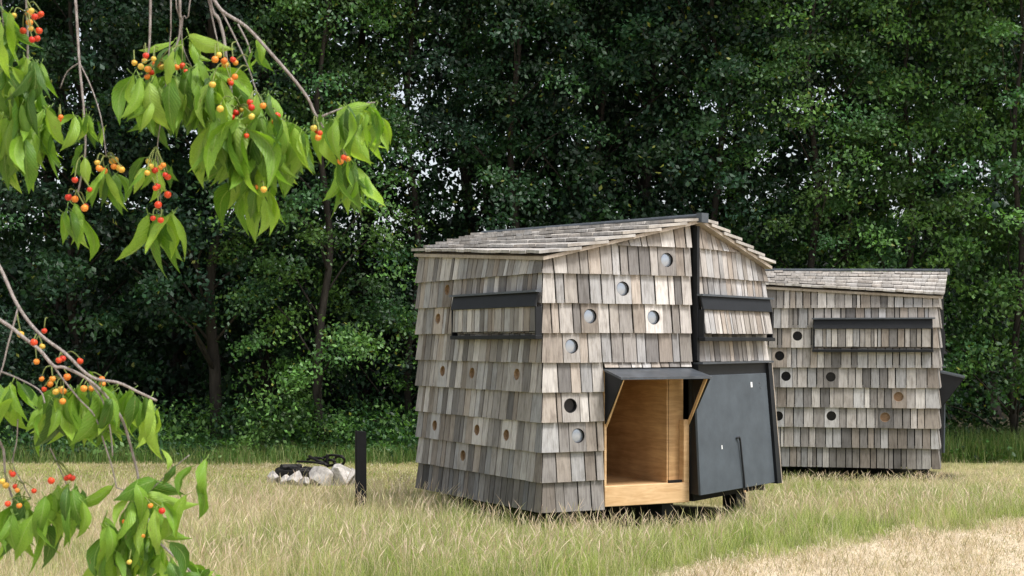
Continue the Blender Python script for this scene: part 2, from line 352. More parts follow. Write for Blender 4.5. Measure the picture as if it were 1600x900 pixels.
def add_bored(sh, w, tc, zc, t0, t1, z0, z1, r=.055, off=.052, th=.042, lean=.030, weight=1.0, n=20):
    """a wide shingle with a round hole bored through it"""
    zt = min(z1, w.top(t0), w.top(t1)); V, uv = [], []
    u0, v0 = random.uniform(0, 50), random.uniform(0, 50)
    def o_at(z): return off-lean*(z-z0)/(z1-z0)
    rect = []
    for k in range(n):
        a = 2*math.pi*k/n; dx, dz = math.cos(a), math.sin(a)
        s = min((t1-tc)/dx if dx > 1e-6 else 1e9, (t0-tc)/dx if dx < -1e-6 else 1e9, (zt-zc)/dz if dz > 1e-6 else 1e9, (z0-zc)/dz if dz < -1e-6 else 1e9)
        rect.append((tc+dx*s, zc+dz*s))
    for cx, cz in ((t0, z0), (t1, z0), (t1, zt), (t0, zt)):      # snap the nearest sample to each corner
        k = min(range(n), key=lambda j: (rect[j][0]-cx)**2+(rect[j][1]-cz)**2); rect[k] = (cx, cz)
    circ = [(tc+r*math.cos(2*math.pi*k/n), zc+r*math.sin(2*math.pi*k/n)) for k in range(n)]
    for ring, d in ((rect, 0), (circ, 0), (circ, th), (rect, th)):
        for t, z in ring: V.append(w.pt(t, z, o_at(z)-d)); uv.append((u0+t-t0, v0+z-z0))
    F = []
    for a in range(3):
        for k in range(n): j = (k+1) % n; F.append((a*n+k, a*n+j, (a+1)*n+j, (a+1)*n+k))
    for k in range(n): j = (k+1) % n; F.append((3*n+k, 3*n+j, j, k))
    sh.add(V, F, shingle_col(1.05), uv, (t1-t0)*(zt-z0)*weight*1.5)
def disc(name, w, t, z, off, r, mat, parent, dome=0.0, n=20):
    V = [w.pt(t, z, off+dome)]; F = []
    for j, f in enumerate((.5, .85, 1.0)):
        for k in range(n): a = 2*math.pi*k/n; V.append(w.pt(t+r*f*math.cos(a), z+r*f*math.sin(a), off+dome*(1-f*f)))
    for k in range(n):
        q = (k+1) % n; F.append((0, 1+k, 1+q)); F.append((1+k, 1+n+k, 1+n+q, 1+q)); F.append((1+n+k, 1+2*n+k, 1+2*n+q, 1+n+q))
    return mesh(name, V, F, mat, parent, True)
def row_fill(sh, w, t0, t1, z0, z1, wr, weight, holes, dark=1.0, clip=True, off=.048, lean=.036, m=(0, 0)):
    t = t0; ts = t0; hs_ = sorted(h for h in holes if z0 <= h[1] < z0+PITCH and t0 < h[0] < t1)
    stops = []
    for h in hs_:
        stops.append((max(t0, h[0]-random.uniform(.075, .1)), min(t1, h[0]+random.uniform(.075, .1)), h))
    while t < t1-1e-4:
        nxt = stops[0][0] if stops else t1
        if nxt-t < .02 and stops:
            a, b, h = stops.pop(0)
            add_bored(sh, w, h[0], min(max(h[1], z0+.075), z0+PITCH-.075), t, b, z0, z0+PITCH+.035, h[2], weight=weight); t = b; continue
        wd = random.uniform(*wr) if random.random() > .15 else random.uniform(wr[0]*.6, wr[0])
        e = t+wd
        if nxt-e < wr[0]*.55: e = nxt
        add_shingle(sh, w, t, min(e, nxt), z0, z1, weight=weight, clip=clip, dark=dark, off=off, lean=lean, m0=m[0] if t == ts else 0, m1=m[1] if min(e, nxt) >= t1-1e-6 else 0); t = min(e, nxt)
def build_hut(root, holes, weights, port_kinds, seed, strap):
    random.seed(seed)
    WLft, WF, WR = Wall(L_, C), Wall(C, S), Wall(S, R_)
    WB1, WB2 = Wall(R_, RL), Wall(RL, L_)
    D0, D1, DZ0, DZ1 = .585, WF.L-.075, .165, 1.335      # the sleeping-box hatch in the front wall
    PZ1 = 1.415                                        # top of the closed hatch in the right wall
    # --- sheathing: a closed shell behind the shingles, open only at the hatch
    def board(name, w, t0, t1, z0, z1=None, th=.05, mat='core', off=0.0, inset=0.0):
        tl = w.top(t0)-.03 if z1 is None else z1; tr = w.top(t1)-.03 if z1 is None else z1
        return hexa(name, slab(w, t0, t1, z0, 0, off, th, tl, tr), M[mat], root)
    oL = board('wall', WLft, 0.04, WLft.L-.0, WB+.02); oF = board('wall', WF, .055, D0-.004, WB+.02)
    oF2 = board('wall', WF, D0-.003, D1+.02, DZ1+.03); oR = board('wall', WR, .0, WR.L-.0, WB+.02)
    oB1 = board('wall', WB1, .055, WB1.L, WB+.02); oB2 = board('wall', WB2, .055, WB2.L-.055, WB+.02)
    base = [C, L_, RL, R_, S]
    cx = sum(p[0] for p in base)/5; ins = [(cx+(p[0]-cx)*.965, p[1]*.965) for p in base]
    V = [(x, y, WB+.03) for x, y in ins]+[(x, y, WB+.15) for x, y in ins]
    mesh('floor_frame', V, [(4, 3, 2, 1, 0), (5, 6, 7, 8, 9)]+[(k, (k+1) % 5, (k+1) % 5+5, k+5) for k in range(5)], M['core'], root)
    for x, y in ((.62, 1.12), (.28, .12), (.36, -1.12), (2.45, .62), (2.45, -.62), (1.45, 0)):
        p = root.matrix_basis @ Vector((x, y, 0)); g0 = gz(p.x, p.y)-root.location.z
        v, f = box_vf((x, y, (WB+.03+g0-.05)/2), (.16, .16, WB+.03-g0+.05)); mesh('foot_block', v, f, M['black'], root)
    # --- wall shingles
    sh = Shingles(); nrow = 11
    for k in range(nrow):
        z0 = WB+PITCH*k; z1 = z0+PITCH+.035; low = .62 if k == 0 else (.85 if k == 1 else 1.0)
        sh.cur = oL
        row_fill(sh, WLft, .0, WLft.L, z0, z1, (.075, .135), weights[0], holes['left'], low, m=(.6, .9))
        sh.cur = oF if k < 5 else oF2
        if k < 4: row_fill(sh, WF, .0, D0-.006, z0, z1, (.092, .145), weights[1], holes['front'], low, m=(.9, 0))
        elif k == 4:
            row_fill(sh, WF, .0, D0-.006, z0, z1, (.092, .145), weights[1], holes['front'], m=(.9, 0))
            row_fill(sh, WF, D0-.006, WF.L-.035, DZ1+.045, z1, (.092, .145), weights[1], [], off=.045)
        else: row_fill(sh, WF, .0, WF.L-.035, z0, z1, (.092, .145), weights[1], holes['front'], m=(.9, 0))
        sh.cur = oR
        if k >= 5: row_fill(sh, WR, .03, WR.L, z0, z1, (.075, .125), weights[2], holes['right'], m=(0, .6))
        sh.cur = oB1
        row_fill(sh, WB1, 0, WB1.L, z0, z1, (.09, .14), .01, []); row_fill(sh, WB2, 0, WB2.L, z0, z1, (.09, .14), .01, [])
    # --- ports
    for wname, w, wo_ in (('left', WLft, oL), ('front', WF, oF), ('right', WR, oR)):
        for q, h in enumerate(holes[wname]):
            z0 = WB+PITCH*math.floor((h[1]-WB)/PITCH); zc = min(max(h[1], z0+.075), z0+PITCH-.075)
            n_ = 20; RV = [w.pt(h[0]+h[2]*f_*math.cos(2*math.pi*k_/n_), zc+h[2]*f_*math.sin(2*math.pi*k_/n_), o_) for f_, o_ in ((.99, .049-.030*(zc-z0)/.29), (.95, .048-.030*(zc-z0)/.29), (.95, .003)) for k_ in range(n_)]
            mesh('port_rim', RV, [(a_*n_+k_, a_*n_+(k_+1) % n_, (a_+1)*n_+(k_+1) % n_, (a_+1)*n_+k_) for a_ in range(2) for k_ in range(n_)], M['core'] if (h[3] if len(h) > 3 else port_kinds[wname]) in ('glass', 'dark') else M['rim'], wo_, False)  # bores of glass and dark ports coloured dark to imitate the shade inside
            kind = h[3] if len(h) > 3 else port_kinds[wname]
            if kind == 'glass': disc('port_glass', w, h[0], zc, .008, h[2]*.97, M['glass'], wo_, .005)
            elif kind == 'plug': disc('wood_plug', w, h[0], zc, .016, h[2]*.98, M['plug'], wo_, .0)
            elif kind == 'rim': disc('wood_plug', w, h[0], zc, .006, h[2]*.98, M['plug'], wo_, .0)
            else: disc('port_glass', w, h[0], zc, .004, h[2]*.98, M['darkglass'], wo_, .0)
    # --- shuttered flaps with black flashing
    def flap(w, ta, tb, za, zb, tilt, weight):
        strip = .13
        fo = hexa('flap', slab(w, ta+.012, tb-.012, za+.03, zb-strip+.02, .062+tilt, .018, lean=tilt), M['core'], root)
        sh_flap.cur = fo
        hexa('flap_flashing', slab(w, ta, tb, zb-strip, zb, .108+tilt*.25, .02, lean=.03), M['black'], fo, .003)
        hexa('flap_drip', slab(w, ta-.02, tb+.03, zb-.006, zb+.012, .115, .06), M['flash'], fo)
        row_fill(sh_flap, w, ta+.014, tb-.014, za+.035, zb-strip+.025, (.06, .11), weight, [], clip=False, off=.092+tilt, lean=.008+tilt)
        hexa('flap_side', slab(w, ta-.004, ta+.012, za, zb-strip, .096+tilt*.6, .06), M['black'], fo)
        hexa('flap_side', slab(w, tb-.012, tb+.004, za, zb-strip, .096+tilt*.6, .06), M['black'], fo)
        hexa('flap_sill', slab(w, ta-.015, tb+.01, za-.035, za, .105+tilt, .07), M['black'], fo, .003)
    sh_flap = sh
    f1, f2 = holes['flap_left'], holes['flap_right']
    flap(WLft, *f1, 0.0, weights[0]); flap(WR, *f2, .035, weights[2])
    sh.flush('wall_shingle', root)
    # --- corner seam under the ridge, ridge cap
    sp = (Vector(S)+Vector((-1, .0)).normalized()*.035)
    v, f = box_vf((sp.x, 0, (PZ1+RIDGE_Z)/2-.01), (.05, .036, RIDGE_Z-PZ1-.06)); mesh('corner_seam', v, f, M['black'], root)
    # --- roof
    Sp, Cp, Lp, Bp = Vector((-.10, 0)), Vector((.45, 1.49)), Vector((2.86, .855)), Vector((2.72, 0))
    Rp, RLp = Vector((.125, -1.425)), Vector((2.86, -.855))
    decks = {}
    for sgn, e0, e1 in ((1, Cp, Lp), (-1, Rp, RLp)):
        P = [Sp, e0, e1, Bp]
        lo = [Vector((p.x, p.y, roof_z(p.y)-.012)) for p in P]; hi = [v+Vector((0, 0, .03)) for v in lo]
        decks[sgn] = mesh('roof', lo+hi, [(3, 2, 1, 0), (4, 5, 6, 7)]+[(k, (k+1) % 4, (k+1) % 4+4, k+4) for k in range(4)], M['shingle_trim'], root)
    rs = Shingles(); nc = 6
    for sgn, e0, e1, wt in ((1, Cp, Lp, 1), (-1, Rp, RLp, .5)):
        rs.cur = decks[sgn]
        for j in range(nc):
            t0 = j/nc-.025 if j else -.03; t1 = min(1.0, (j+1.35)/nc); s = -.008
            while s < 1.008:
                e = s+random.uniform(.035, .075)
                if e > .985: e = 1.008
                jt = random.uniform(-.004, .004)
                def P(t, s_): a = e0.lerp(Sp, t); b_ = e1.lerp(Bp, t); return a.lerp(b_, s_)
                tb = t0+jt; lift = .078+random.uniform(-.005, .006); top = .030; th = .026
                q = [(P(tb, s+.001), lift), (P(tb, e-.001), lift+random.uniform(-.004, .004)), (P(t1, e-.001), top), (P(t1, s+.001), top)]
                V = [Vector((p.x, p.y, roof_z(p.y)+z)) for p, z in q]+[Vector((p.x, p.y, roof_z(p.y)+z-th)) for p, z in q]
                u0, v0 = random.uniform(0, 50), random.uniform(0, 50); W = (e-s)*2.5
                uv = [(u0, v0), (u0+W, v0), (u0+W, v0+.3), (u0, v0+.3)]
                F = HEX_F if sgn < 0 else [tuple(reversed(f_)) for f_ in HEX_F]
                rc = shingle_col(1.0); rc = tuple(.5*x+.5*y for x, y in zip(rc, (.54, .51, .47)))
                rs.add(V, F, rc, uv+uv, W*wt); s = e
    rs.flush('roof_shingle', root)
    for sgn in (1, -1):
        V = []
        for x in (-.115, 2.76):
            for y, dz in ((0, .072), (sgn*.045, .062), (sgn*.045, .054), (0, .062)): V.append((x, y, roof_z(y)+dz))
        mesh('ridge_cap', V, [(0, 1, 5, 4), (1, 2, 6, 5), (2, 3, 7, 6), (3, 2, 1, 0), (4, 5, 6, 7)], M['flash'], decks[sgn])
    v, f = box_vf((-.105, 0, RIDGE_Z+.03), (.06, .10, .085)); mesh('ridge_end', v, f, M['flash'], root)
    # --- sleeping box behind the open hatch: plywood lining, pine frame
    dep = 1.75
    din = (Vector(L_)-Vector(C)).normalized()            # runs parallel with the left wall
    def ip(t, k, z, off=0): p = WF.p0+WF.d*t+din*k; return Vector((p.x, p.y, z))
    def panel(name, a, b_, z0, z1, mat, th=.018):
        (t0, k0), (t1, k1) = a, b_
        p, q = WF.p0+WF.d*t0+din*k0, WF.p0+WF.d*t1+din*k1; d = (q-p).normalized(); n = Vector((d.y, -d.x))*th
        return hexa(name, [Vector((p.x, p.y, z0)), Vector((q.x, q.y, z0)), Vector((q.x, q.y, z1)), Vector((p.x, p.y, z1)),
                           Vector((p.x-n.x, p.y-n.y, z0)), Vector((q.x-n.x, q.y-n.y, z0)), Vector((q.x-n.x, q.y-n.y, z1)), Vector((p.x-n.x, p.y-n.y, z1))], M[mat], root)
    FZ = .335; pine = 'pine' if strap else 'black'
    panel('lining_panel', (D1-.17, dep), (D1-.17, .05), FZ, DZ1+.02, 'ply')
    panel('lining_panel', (D0-.02, dep), (D1-.17, dep), FZ, DZ1+.02, 'ply')
    panel('lining_panel', (D0, .05), (D0, dep), FZ, DZ1+.02, 'ply')
    for nm, z, mt in (('box_floor', FZ, 'ply'), ('box_ceiling', DZ1+.03, 'ply')):
        P4 = [ip(D0-.03, .0, z), ip(D1, .0, z), ip(D1, dep, z), ip(D0-.03, dep, z)]; lo = [p-Vector((0, 0, .03)) for p in P4]
        mesh(nm, lo+P4, [(3, 2, 1, 0), (4, 5, 6, 7)]+[(k, (k+1) % 4, (k+1) % 4+4, k+4) for k in range(4)], M[mt], root)
    hexa('stud', slab(WF, D1-.15, D1-.0, FZ, DZ1+.02, -.05, .09), M['ply'], root)
    hexa('threshold', slab(WF, D0, D1+.012, DZ0-.005, FZ+.004, .036, .08), M[pine], root, .004)
    hexa('jamb', slab(WF, D1-.045, D1+.012, FZ+.005, DZ1-.43, .034, .08), M[pine], root, .003)
    hexa('jamb', slab(WF, D0, D0+.02, FZ+.005, DZ1, .03, .08), M[pine], root)
    hexa('hinge', slab(WF, D1-.2, D1-.06, FZ+.006, FZ+.03, .03, .02), M['iron'], root)
    # canopy of the raised hatch: sheet top and two triangular cheeks
    PR = .34
    ct, cf = DZ1+.015, DZ1-.055
    can = hexa('canopy', [WF.pt(D0-.01, cf, PR), WF.pt(D1+.06, cf, PR), WF.pt(D1+.06, cf+.02, PR), WF.pt(D0-.01, cf+.02, PR),
                    WF.pt(D0-.01, ct, .03), WF.pt(D1+.03, ct, .03), WF.pt(D1+.03, ct+.02, .03), WF.pt(D0-.01, ct+.02, .03)], M['flash'], root)
    for t, inner in ((D0+.002, 1), (D1+.028, -1)):
        zb = DZ1-.45
        def cheek(nm, ta, tb, mat, pts):
            V = [WF.pt(ta, z, o) for o, z in pts]+[WF.pt(tb, z, o) for o, z in pts]; n = len(pts)
            mesh(nm, V, [tuple(range(n)), tuple(range(2*n-1, n-1, -1))]+[(k, k+n, (k+1) % n+n, (k+1) % n) for k in range(n)], M[mat], can)
        cheek('canopy_cheek', t, t+.012, 'black', [(.03, zb), (.03, ct-.002), (PR-.004, cf-.002)])
        cheek('cheek_edge', t+.013*(1 if inner > 0 else -1)-(.0 if inner > 0 else .012), t+.025*(1 if inner > 0 else -1)+(.0 if inner > 0 else .012), pine,
              [(.03, zb-.03), (.03, zb+.02), (PR-.055, cf-.004), (PR-.01, cf-.004)])
    # --- closed hatch on the right wall: charcoal panel leaning out at the foot
    def pp(t, z, off): return WR.pt(t, z, off)
    PT, PBz = 1.30, .235; lo_ = .155 if strap else .06     # the panel of the front hut leans out at the foot
    hexa('hatch_flashing', slab(WR, .0, WR.L+.03, PZ1-.012, PZ1+.006, .10, .10), M['flash'], root)
    hexa('hatch_header', slab(WR, .0, WR.L+.01, PT-.02, PZ1-.014, .055, .05), M['black'], root)
    hp = hexa('hatch_panel', [pp(-.135 if strap else -.055, PBz, lo_), pp(WR.L-.06, PBz, lo_), pp(WR.L-.07, PT, .065), pp(-.075, PT, .065),
                         pp(-.135 if strap else -.055, PBz, lo_-.025), pp(WR.L-.06, PBz, lo_-.025), pp(WR.L-.07, PT, .040), pp(-.075, PT, .040)], M['panel'], root, .003)
    hexa('hatch_cheek', [pp(WR.L-.058, PBz-.01, lo_+.03), pp(WR.L+.03, PBz-.01, lo_+.03), pp(WR.L+.02, PZ1-.016, .08), pp(WR.L-.05, PZ1-.016, .08),
                         pp(WR.L-.058, PBz-.01, .0), pp(WR.L+.03, PBz-.01, .0), pp(WR.L+.02, PZ1-.016, .0), pp(WR.L-.05, PZ1-.016, .0)], M['black'], root)
    hexa('cheek_trim', [pp(WR.L+.031, PBz-.01, lo_+.032), pp(WR.L+.043, PBz-.01, lo_+.032), pp(WR.L+.033, PZ1-.016, .082), pp(WR.L+.021, PZ1-.016, .082),
                        pp(WR.L+.031, PBz-.01, .0), pp(WR.L+.043, PBz-.01, .0), pp(WR.L+.033, PZ1-.016, .0), pp(WR.L+.021, PZ1-.016, .0)], M['shingle_trim'], root)
    hexa('hatch_side', [pp(-.125 if strap else -.05, PBz, lo_-.027), pp(-.06 if strap else -.03, PBz, lo_-.027), pp(-.035, PT, .039), pp(-.07, PT, .039),
                        pp(-.06, PBz, .0), pp(-.03, PBz, .0), pp(-.035, PT, .0), pp(-.07, PT, .0)], M['black'], root)
    def on_panel(t, z, e=.004): return pp(t, z, lo_-(lo_-.065)*(z-PBz)/(PT-PBz)+e)
    if strap:
        path = smooth_path([on_panel(.60, .70, .003), on_panel(.615, .71, .02), on_panel(.64, .69, .022), on_panel(.66, .5, .018), on_panel(.675, .3, .016), on_panel(.675, .215, .012)], 4)
        v, f = tube_vf(path, [.0095]*len(path), 8); mesh('pull_strap', v, f, M['black'], hp, True)
        v, f = box_vf(on_panel(.675, .205, .012), (.018, .018, .02)); mesh('strap_buckle', v, f, M['pine'], hp)
        for (t, z, a, h) in ((.98, 1.17, .032, .05), (1.16, 1.20, .028, .016), (1.17, 1.155, .024, .012), (.31, .62, .016, .035)):
            hexa('sticker', [on_panel(t, z, .003), on_panel(t+a, z, .003), on_panel(t+a, z+h, .003), on_panel(t, z+h, .003),
                             on_panel(t, z, -.002), on_panel(t+a, z, -.002), on_panel(t+a, z+h, -.002), on_panel(t, z+h, -.002)], M['white'] if t < 1.1 else M['flash'], hp)
M['shingle_trim'] = wood_mat('trim_board', (.30, .25, .2), (.44, .38, .32), (30, 30, 3))

def wall_coords(root, w, px, py):
    """where the sight line through a pixel of the photograph meets a wall, as (t, z) on that wall"""
    inv = root.matrix_basis.inverted(); o = inv @ Vector((0, 0, EYE)); d = inv.to_3x3() @ Vector(((px-800)/FPX, 1, -(py-HZ)/FPX))
    p0 = w.p0+w.n*.045; den = d.x*w.n.x+d.y*w.n.y
    k = ((p0.x-o.x)*w.n.x+(p0.y-o.y)*w.n.y)/den; p = o+d*k
    return (Vector((p.x, p.y))-w.p0).dot(w.d), p.z
hut1 = empty('shingled_hut', (1.64, 12.75, 0), R(135))
tag(hut1, 'large shingled shelter hut in front with open plywood lined hatch and charcoal panel', 'hut')
hut2 = empty('shingled_hut', (5.865, 19.34, -.15), R(181.6))
tag(hut2, 'farther shingled shelter hut half hidden behind the front hut, round black ports', 'hut')
bpy.context.view_layer.update()
WL0, WF0, WR0 = Wall(L_, C), Wall(C, S), Wall(S, R_)
def H(root, w, pts, r): 
    out = []
    for p in pts:
        t, z = wall_coords(root, w, p[0], p[1]); out.append((t, z, r)+tuple(p[2:]))
    return out
def band(root, w, x0, x1, y0, y1, xm):
    return (wall_coords(root, w, x0, y0)[0], wall_coords(root, w, x1, y0)[0], wall_coords(root, w, xm, y1)[1], wall_coords(root, w, xm, y0)[1])
h1 = dict(left=H(hut1, WL0, [(697, 453), (683, 498), (690, 580), (736, 583), (806, 585), (678, 665), (744, 672), (790, 680), (722, 712)], .052),
          front=H(hut1, WF0, [(1043, 406), (974, 451), (1022, 496), (923, 494), (894, 541), (892, 634, 'dark'), (904, 681)], .064),
          right=[], flap_left=band(hut1, WL0, 713, 845, 458, 524, 800), flap_right=band(hut1, WR0, 1089, 1197, 462, 527, 1100))
build_hut(hut1, h1, (1.0, 1.2, 1.0), dict(left='rim', front='glass', right='dark'), 3, True)
h2 = dict(left=H(hut2, WL0, [(1246, 525), (1218, 556), (1228, 588), (1298, 589), (1404, 620, 'plug'), (1216, 650), (1299, 650), (1383, 652, 'plug')], .062),
          front=[], right=[], flap_left=band(hut2, WL0, 1271, 1457, 498, 546, 1360), flap_right=(.05, 1.4, 1.62, 2.0))
build_hut(hut2, h2, (1.0, .3, .05), dict(left='dark', front='glass', right='dark'), 8, False)

# ------------------------------------------------------------------ post
pY = 13.4; pX = (564-800)/FPX*pY; g0 = gz(pX, pY)
bm = bmesh.new()
v, f = box_vf((0, 0, .345), (.098, .098, .87)); vv = [bm.verts.new(p) for p in v]
for q in f: bm.faces.new([vv[k] for k in q])
bm.verts.ensure_lookup_table()
for v_ in bm.verts:
    if v_.co.z > .5: v_.co.z += -.012+.10*v_.co.x*-1
bmesh.ops.bevel(bm, geom=bm.edges[:], offset=.005, segments=2, affect='EDGES')
me = bpy.data.meshes.new('bollard_post'); bm.to_mesh(me); bm.free()
po = link('bollard_post', me, M['post']); po.location = (pX, pY, g0); po.rotation_euler = (R(.6), R(-.4), R(14))
tag(po, 'short square black timber post standing in the long grass', 'post')

# ------------------------------------------------------------------ fire ring
def stone(px, py, Y, sx, sy, sz, seed, label):
    bm = bmesh.new(); bmesh.ops.create_icosphere(bm, subdivisions=4, radius=1); r = random.Random(seed)
    ax = [(Vector((r.uniform(-1, 1), r.uniform(-1, 1), r.uniform(-1, 1))).normalized(), r.uniform(.42, .78)) for _ in range(13)]
    for v_ in bm.verts:
        for n, d in ax:
            e = v_.co.dot(n)-d
            if e > 0: v_.co -= n*e*.98
        v_.co *= 1+.03*math.sin(v_.co.x*7+seed)*math.sin(v_.co.z*6); v_.co = Vector((v_.co.x*sx, v_.co.y*sy, v_.co.z*sz))*.86
    me = bpy.data.meshes.new('stone'); bm.to_mesh(me); bm.free()
    x = (px-800)/FPX*Y; o = link('stone', me, M['stone']); o.location = (x, Y, gz(x, Y)+sz*.48); o.rotation_euler = (0, 0, r.uniform(0, 6.28))
    tag(o, label, 'stone', 'pale stones around the fire pit'); return o
FY = 17.5
stone(532, 738, FY-.28, .32, .27, .24, 1, 'largest rounded pale stone at the right end of the fire ring')
stone(497, 742, FY-.45, .23, .19, .19, 2, 'pale pointed stone at the front of the fire ring, left of the largest stone')
stone(461, 743, FY-.40, .17, .15, .14, 3, 'low pale stone at the front of the fire ring below the black rim')
stone(428, 738, FY-.1, .15, .15, .14, 4, 'small pale stone at the far left end of the fire ring')
stone(446, 744, FY-.35, .11, .11, .10, 5, 'smallest pale stone in the front left of the fire ring')
stone(549, 741, FY-.1, .15, .17, .17, 6, 'pale stone beside the black post at the right of the fire ring')
stone(478, 745, FY-.5, .11, .10, .10, 7, 'small pale stone between the two front stones of the fire ring')
fx = (471-800)/FPX*FY; fz = gz(fx, FY)
def ring_bowl():
    root = empty('fire_bowl', (fx, FY, fz)); n = 28; V = []; F = []
    prof = [(.30, .0), (.33, .16), (.32, .18), (.305, .175), (.29, .05), (.0, .04)]
    for r_, z in prof:
        for k in range(n):
            a = 2*math.pi*k/n; V.append((r_*math.cos(a)*1.0, r_*math.sin(a)*.8, z+.008*math.sin(3*a)))
    for j in range(len(prof)-1):
        for k in range(n): q = (k+1) % n; F.append((j*n+k, j*n+q, (j+1)*n+q, (j+1)*n+k))
    mesh('rim', V, F, M['iron'], root, True)
    v, f = [], []
    r = random.Random(3)
    for k in range(7):
        a = r.uniform(0, 3.14); x, y = r.uniform(-.15, .15), r.uniform(-.12, .12); l = r.uniform(.12, .25)
        tv, tf = tube_vf([(x-l*math.cos(a), y-l*.7*math.sin(a), .09+.018*k), (x+l*math.cos(a), y+l*.7*math.sin(a), .12+.012*k)], [.035, .028], 7, len(v)); v += tv; f += tf
    mesh('charred_wood', v, f, M['ash'], root)
    tag(root, 'low black fire bowl with charred wood inside the ring of pale stones', 'fire pit')
ring_bowl()
def rods():
    Yr = FY+.02; base = at(505, 726, Yr); root = empty('iron_rods', base)
    def P(px, py, dy=0): return at(px, py+4, Yr+dy)-base
    for pts, r_ in (([P(464, 717, .1), P(488, 718), P(512, 722, -.05)], .014), ([P(483, 709, .15), P(497, 716), P(512, 722)], .019), ([P(480, 714, .15), P(492, 711, .1), P(506, 713, .05)], .015),
                    ([P(503, 712, .1), P(518, 707), P(536, 709, -.05)], .015), ([P(512, 706), P(511, 714), P(513, 726)], .02)):
        q = smooth_path(pts, 4); v, f = tube_vf(q, [r_]*len(q), 7); mesh('rod', v, f, M['iron'], root, True)
    for cx, cy, rx, ry in ((515, 719, 9.0, 4.5), (530, 716, 8.5, 7.0)):
        pts = [P(cx+rx*math.cos(a), cy+ry*math.sin(a), .08*math.sin(a*2)) for a in np.linspace(0, 2*math.pi, 17)]
        v, f = tube_vf(pts, [.017]*17, 7, caps=False); mesh('hoop', v, f, M['iron'], root, True)
    tag(root, 'tangle of bent black iron rods and hoops lying on the fire ring', 'iron rods')
rods()

# ------------------------------------------------------------------ trees
def leaves_at(P, N, L, W, col, r, up_bias=.5):
    """P (n,3) leaf bases; returns V,F,C for folded two-triangle leaves"""
    n = len(P); d = r.normal(size=(n, 3)); d[:, 2] -= .35; d /= np.linalg.norm(d, axis=1)[:, None]
    nn = N+r.normal(size=(n, 3))*.55; nn[:, 2] += up_bias; s = np.cross(d, nn); s /= np.linalg.norm(s, axis=1)[:, None]+1e-9
    nn = np.cross(s, d); L = L[:, None]; W = W[:, None]
    V = np.stack([P, P+d*L*.48+s*W*.5-nn*W*.12, P+d*L, P+d*L*.48-s*W*.5-nn*W*.12], 1).reshape(-1, 3)
    b = np.arange(n)[:, None]*4
    F = np.concatenate([b+[0, 1, 2], b+[0, 2, 3]], 1).reshape(-1, 3)
    return V, F, np.repeat(col, 4, 0)
GAPS = [(-1.35, 5.2, .6, 2.0), (-.75, 3.7, .5, .9), (2.15, 6.0, .35, .55), (-.05, 3.2, .3, .35)]     # thin places of the canopy: x at Y=23, z, half sizes
def thin(P, r):
    keep = np.ones(len(P), bool); k = 23/P[:, 1]
    for x, z, hx, hz in GAPS:
        q = ((P[:, 0]*k-x)/hx)**2+(((P[:, 2]-1.6)*k+1.6-z)/hz)**2
        keep &= ~((q < 1) & (r.random(len(P)) < .50*np.clip(1.35-q, 0, 1)))
    return keep
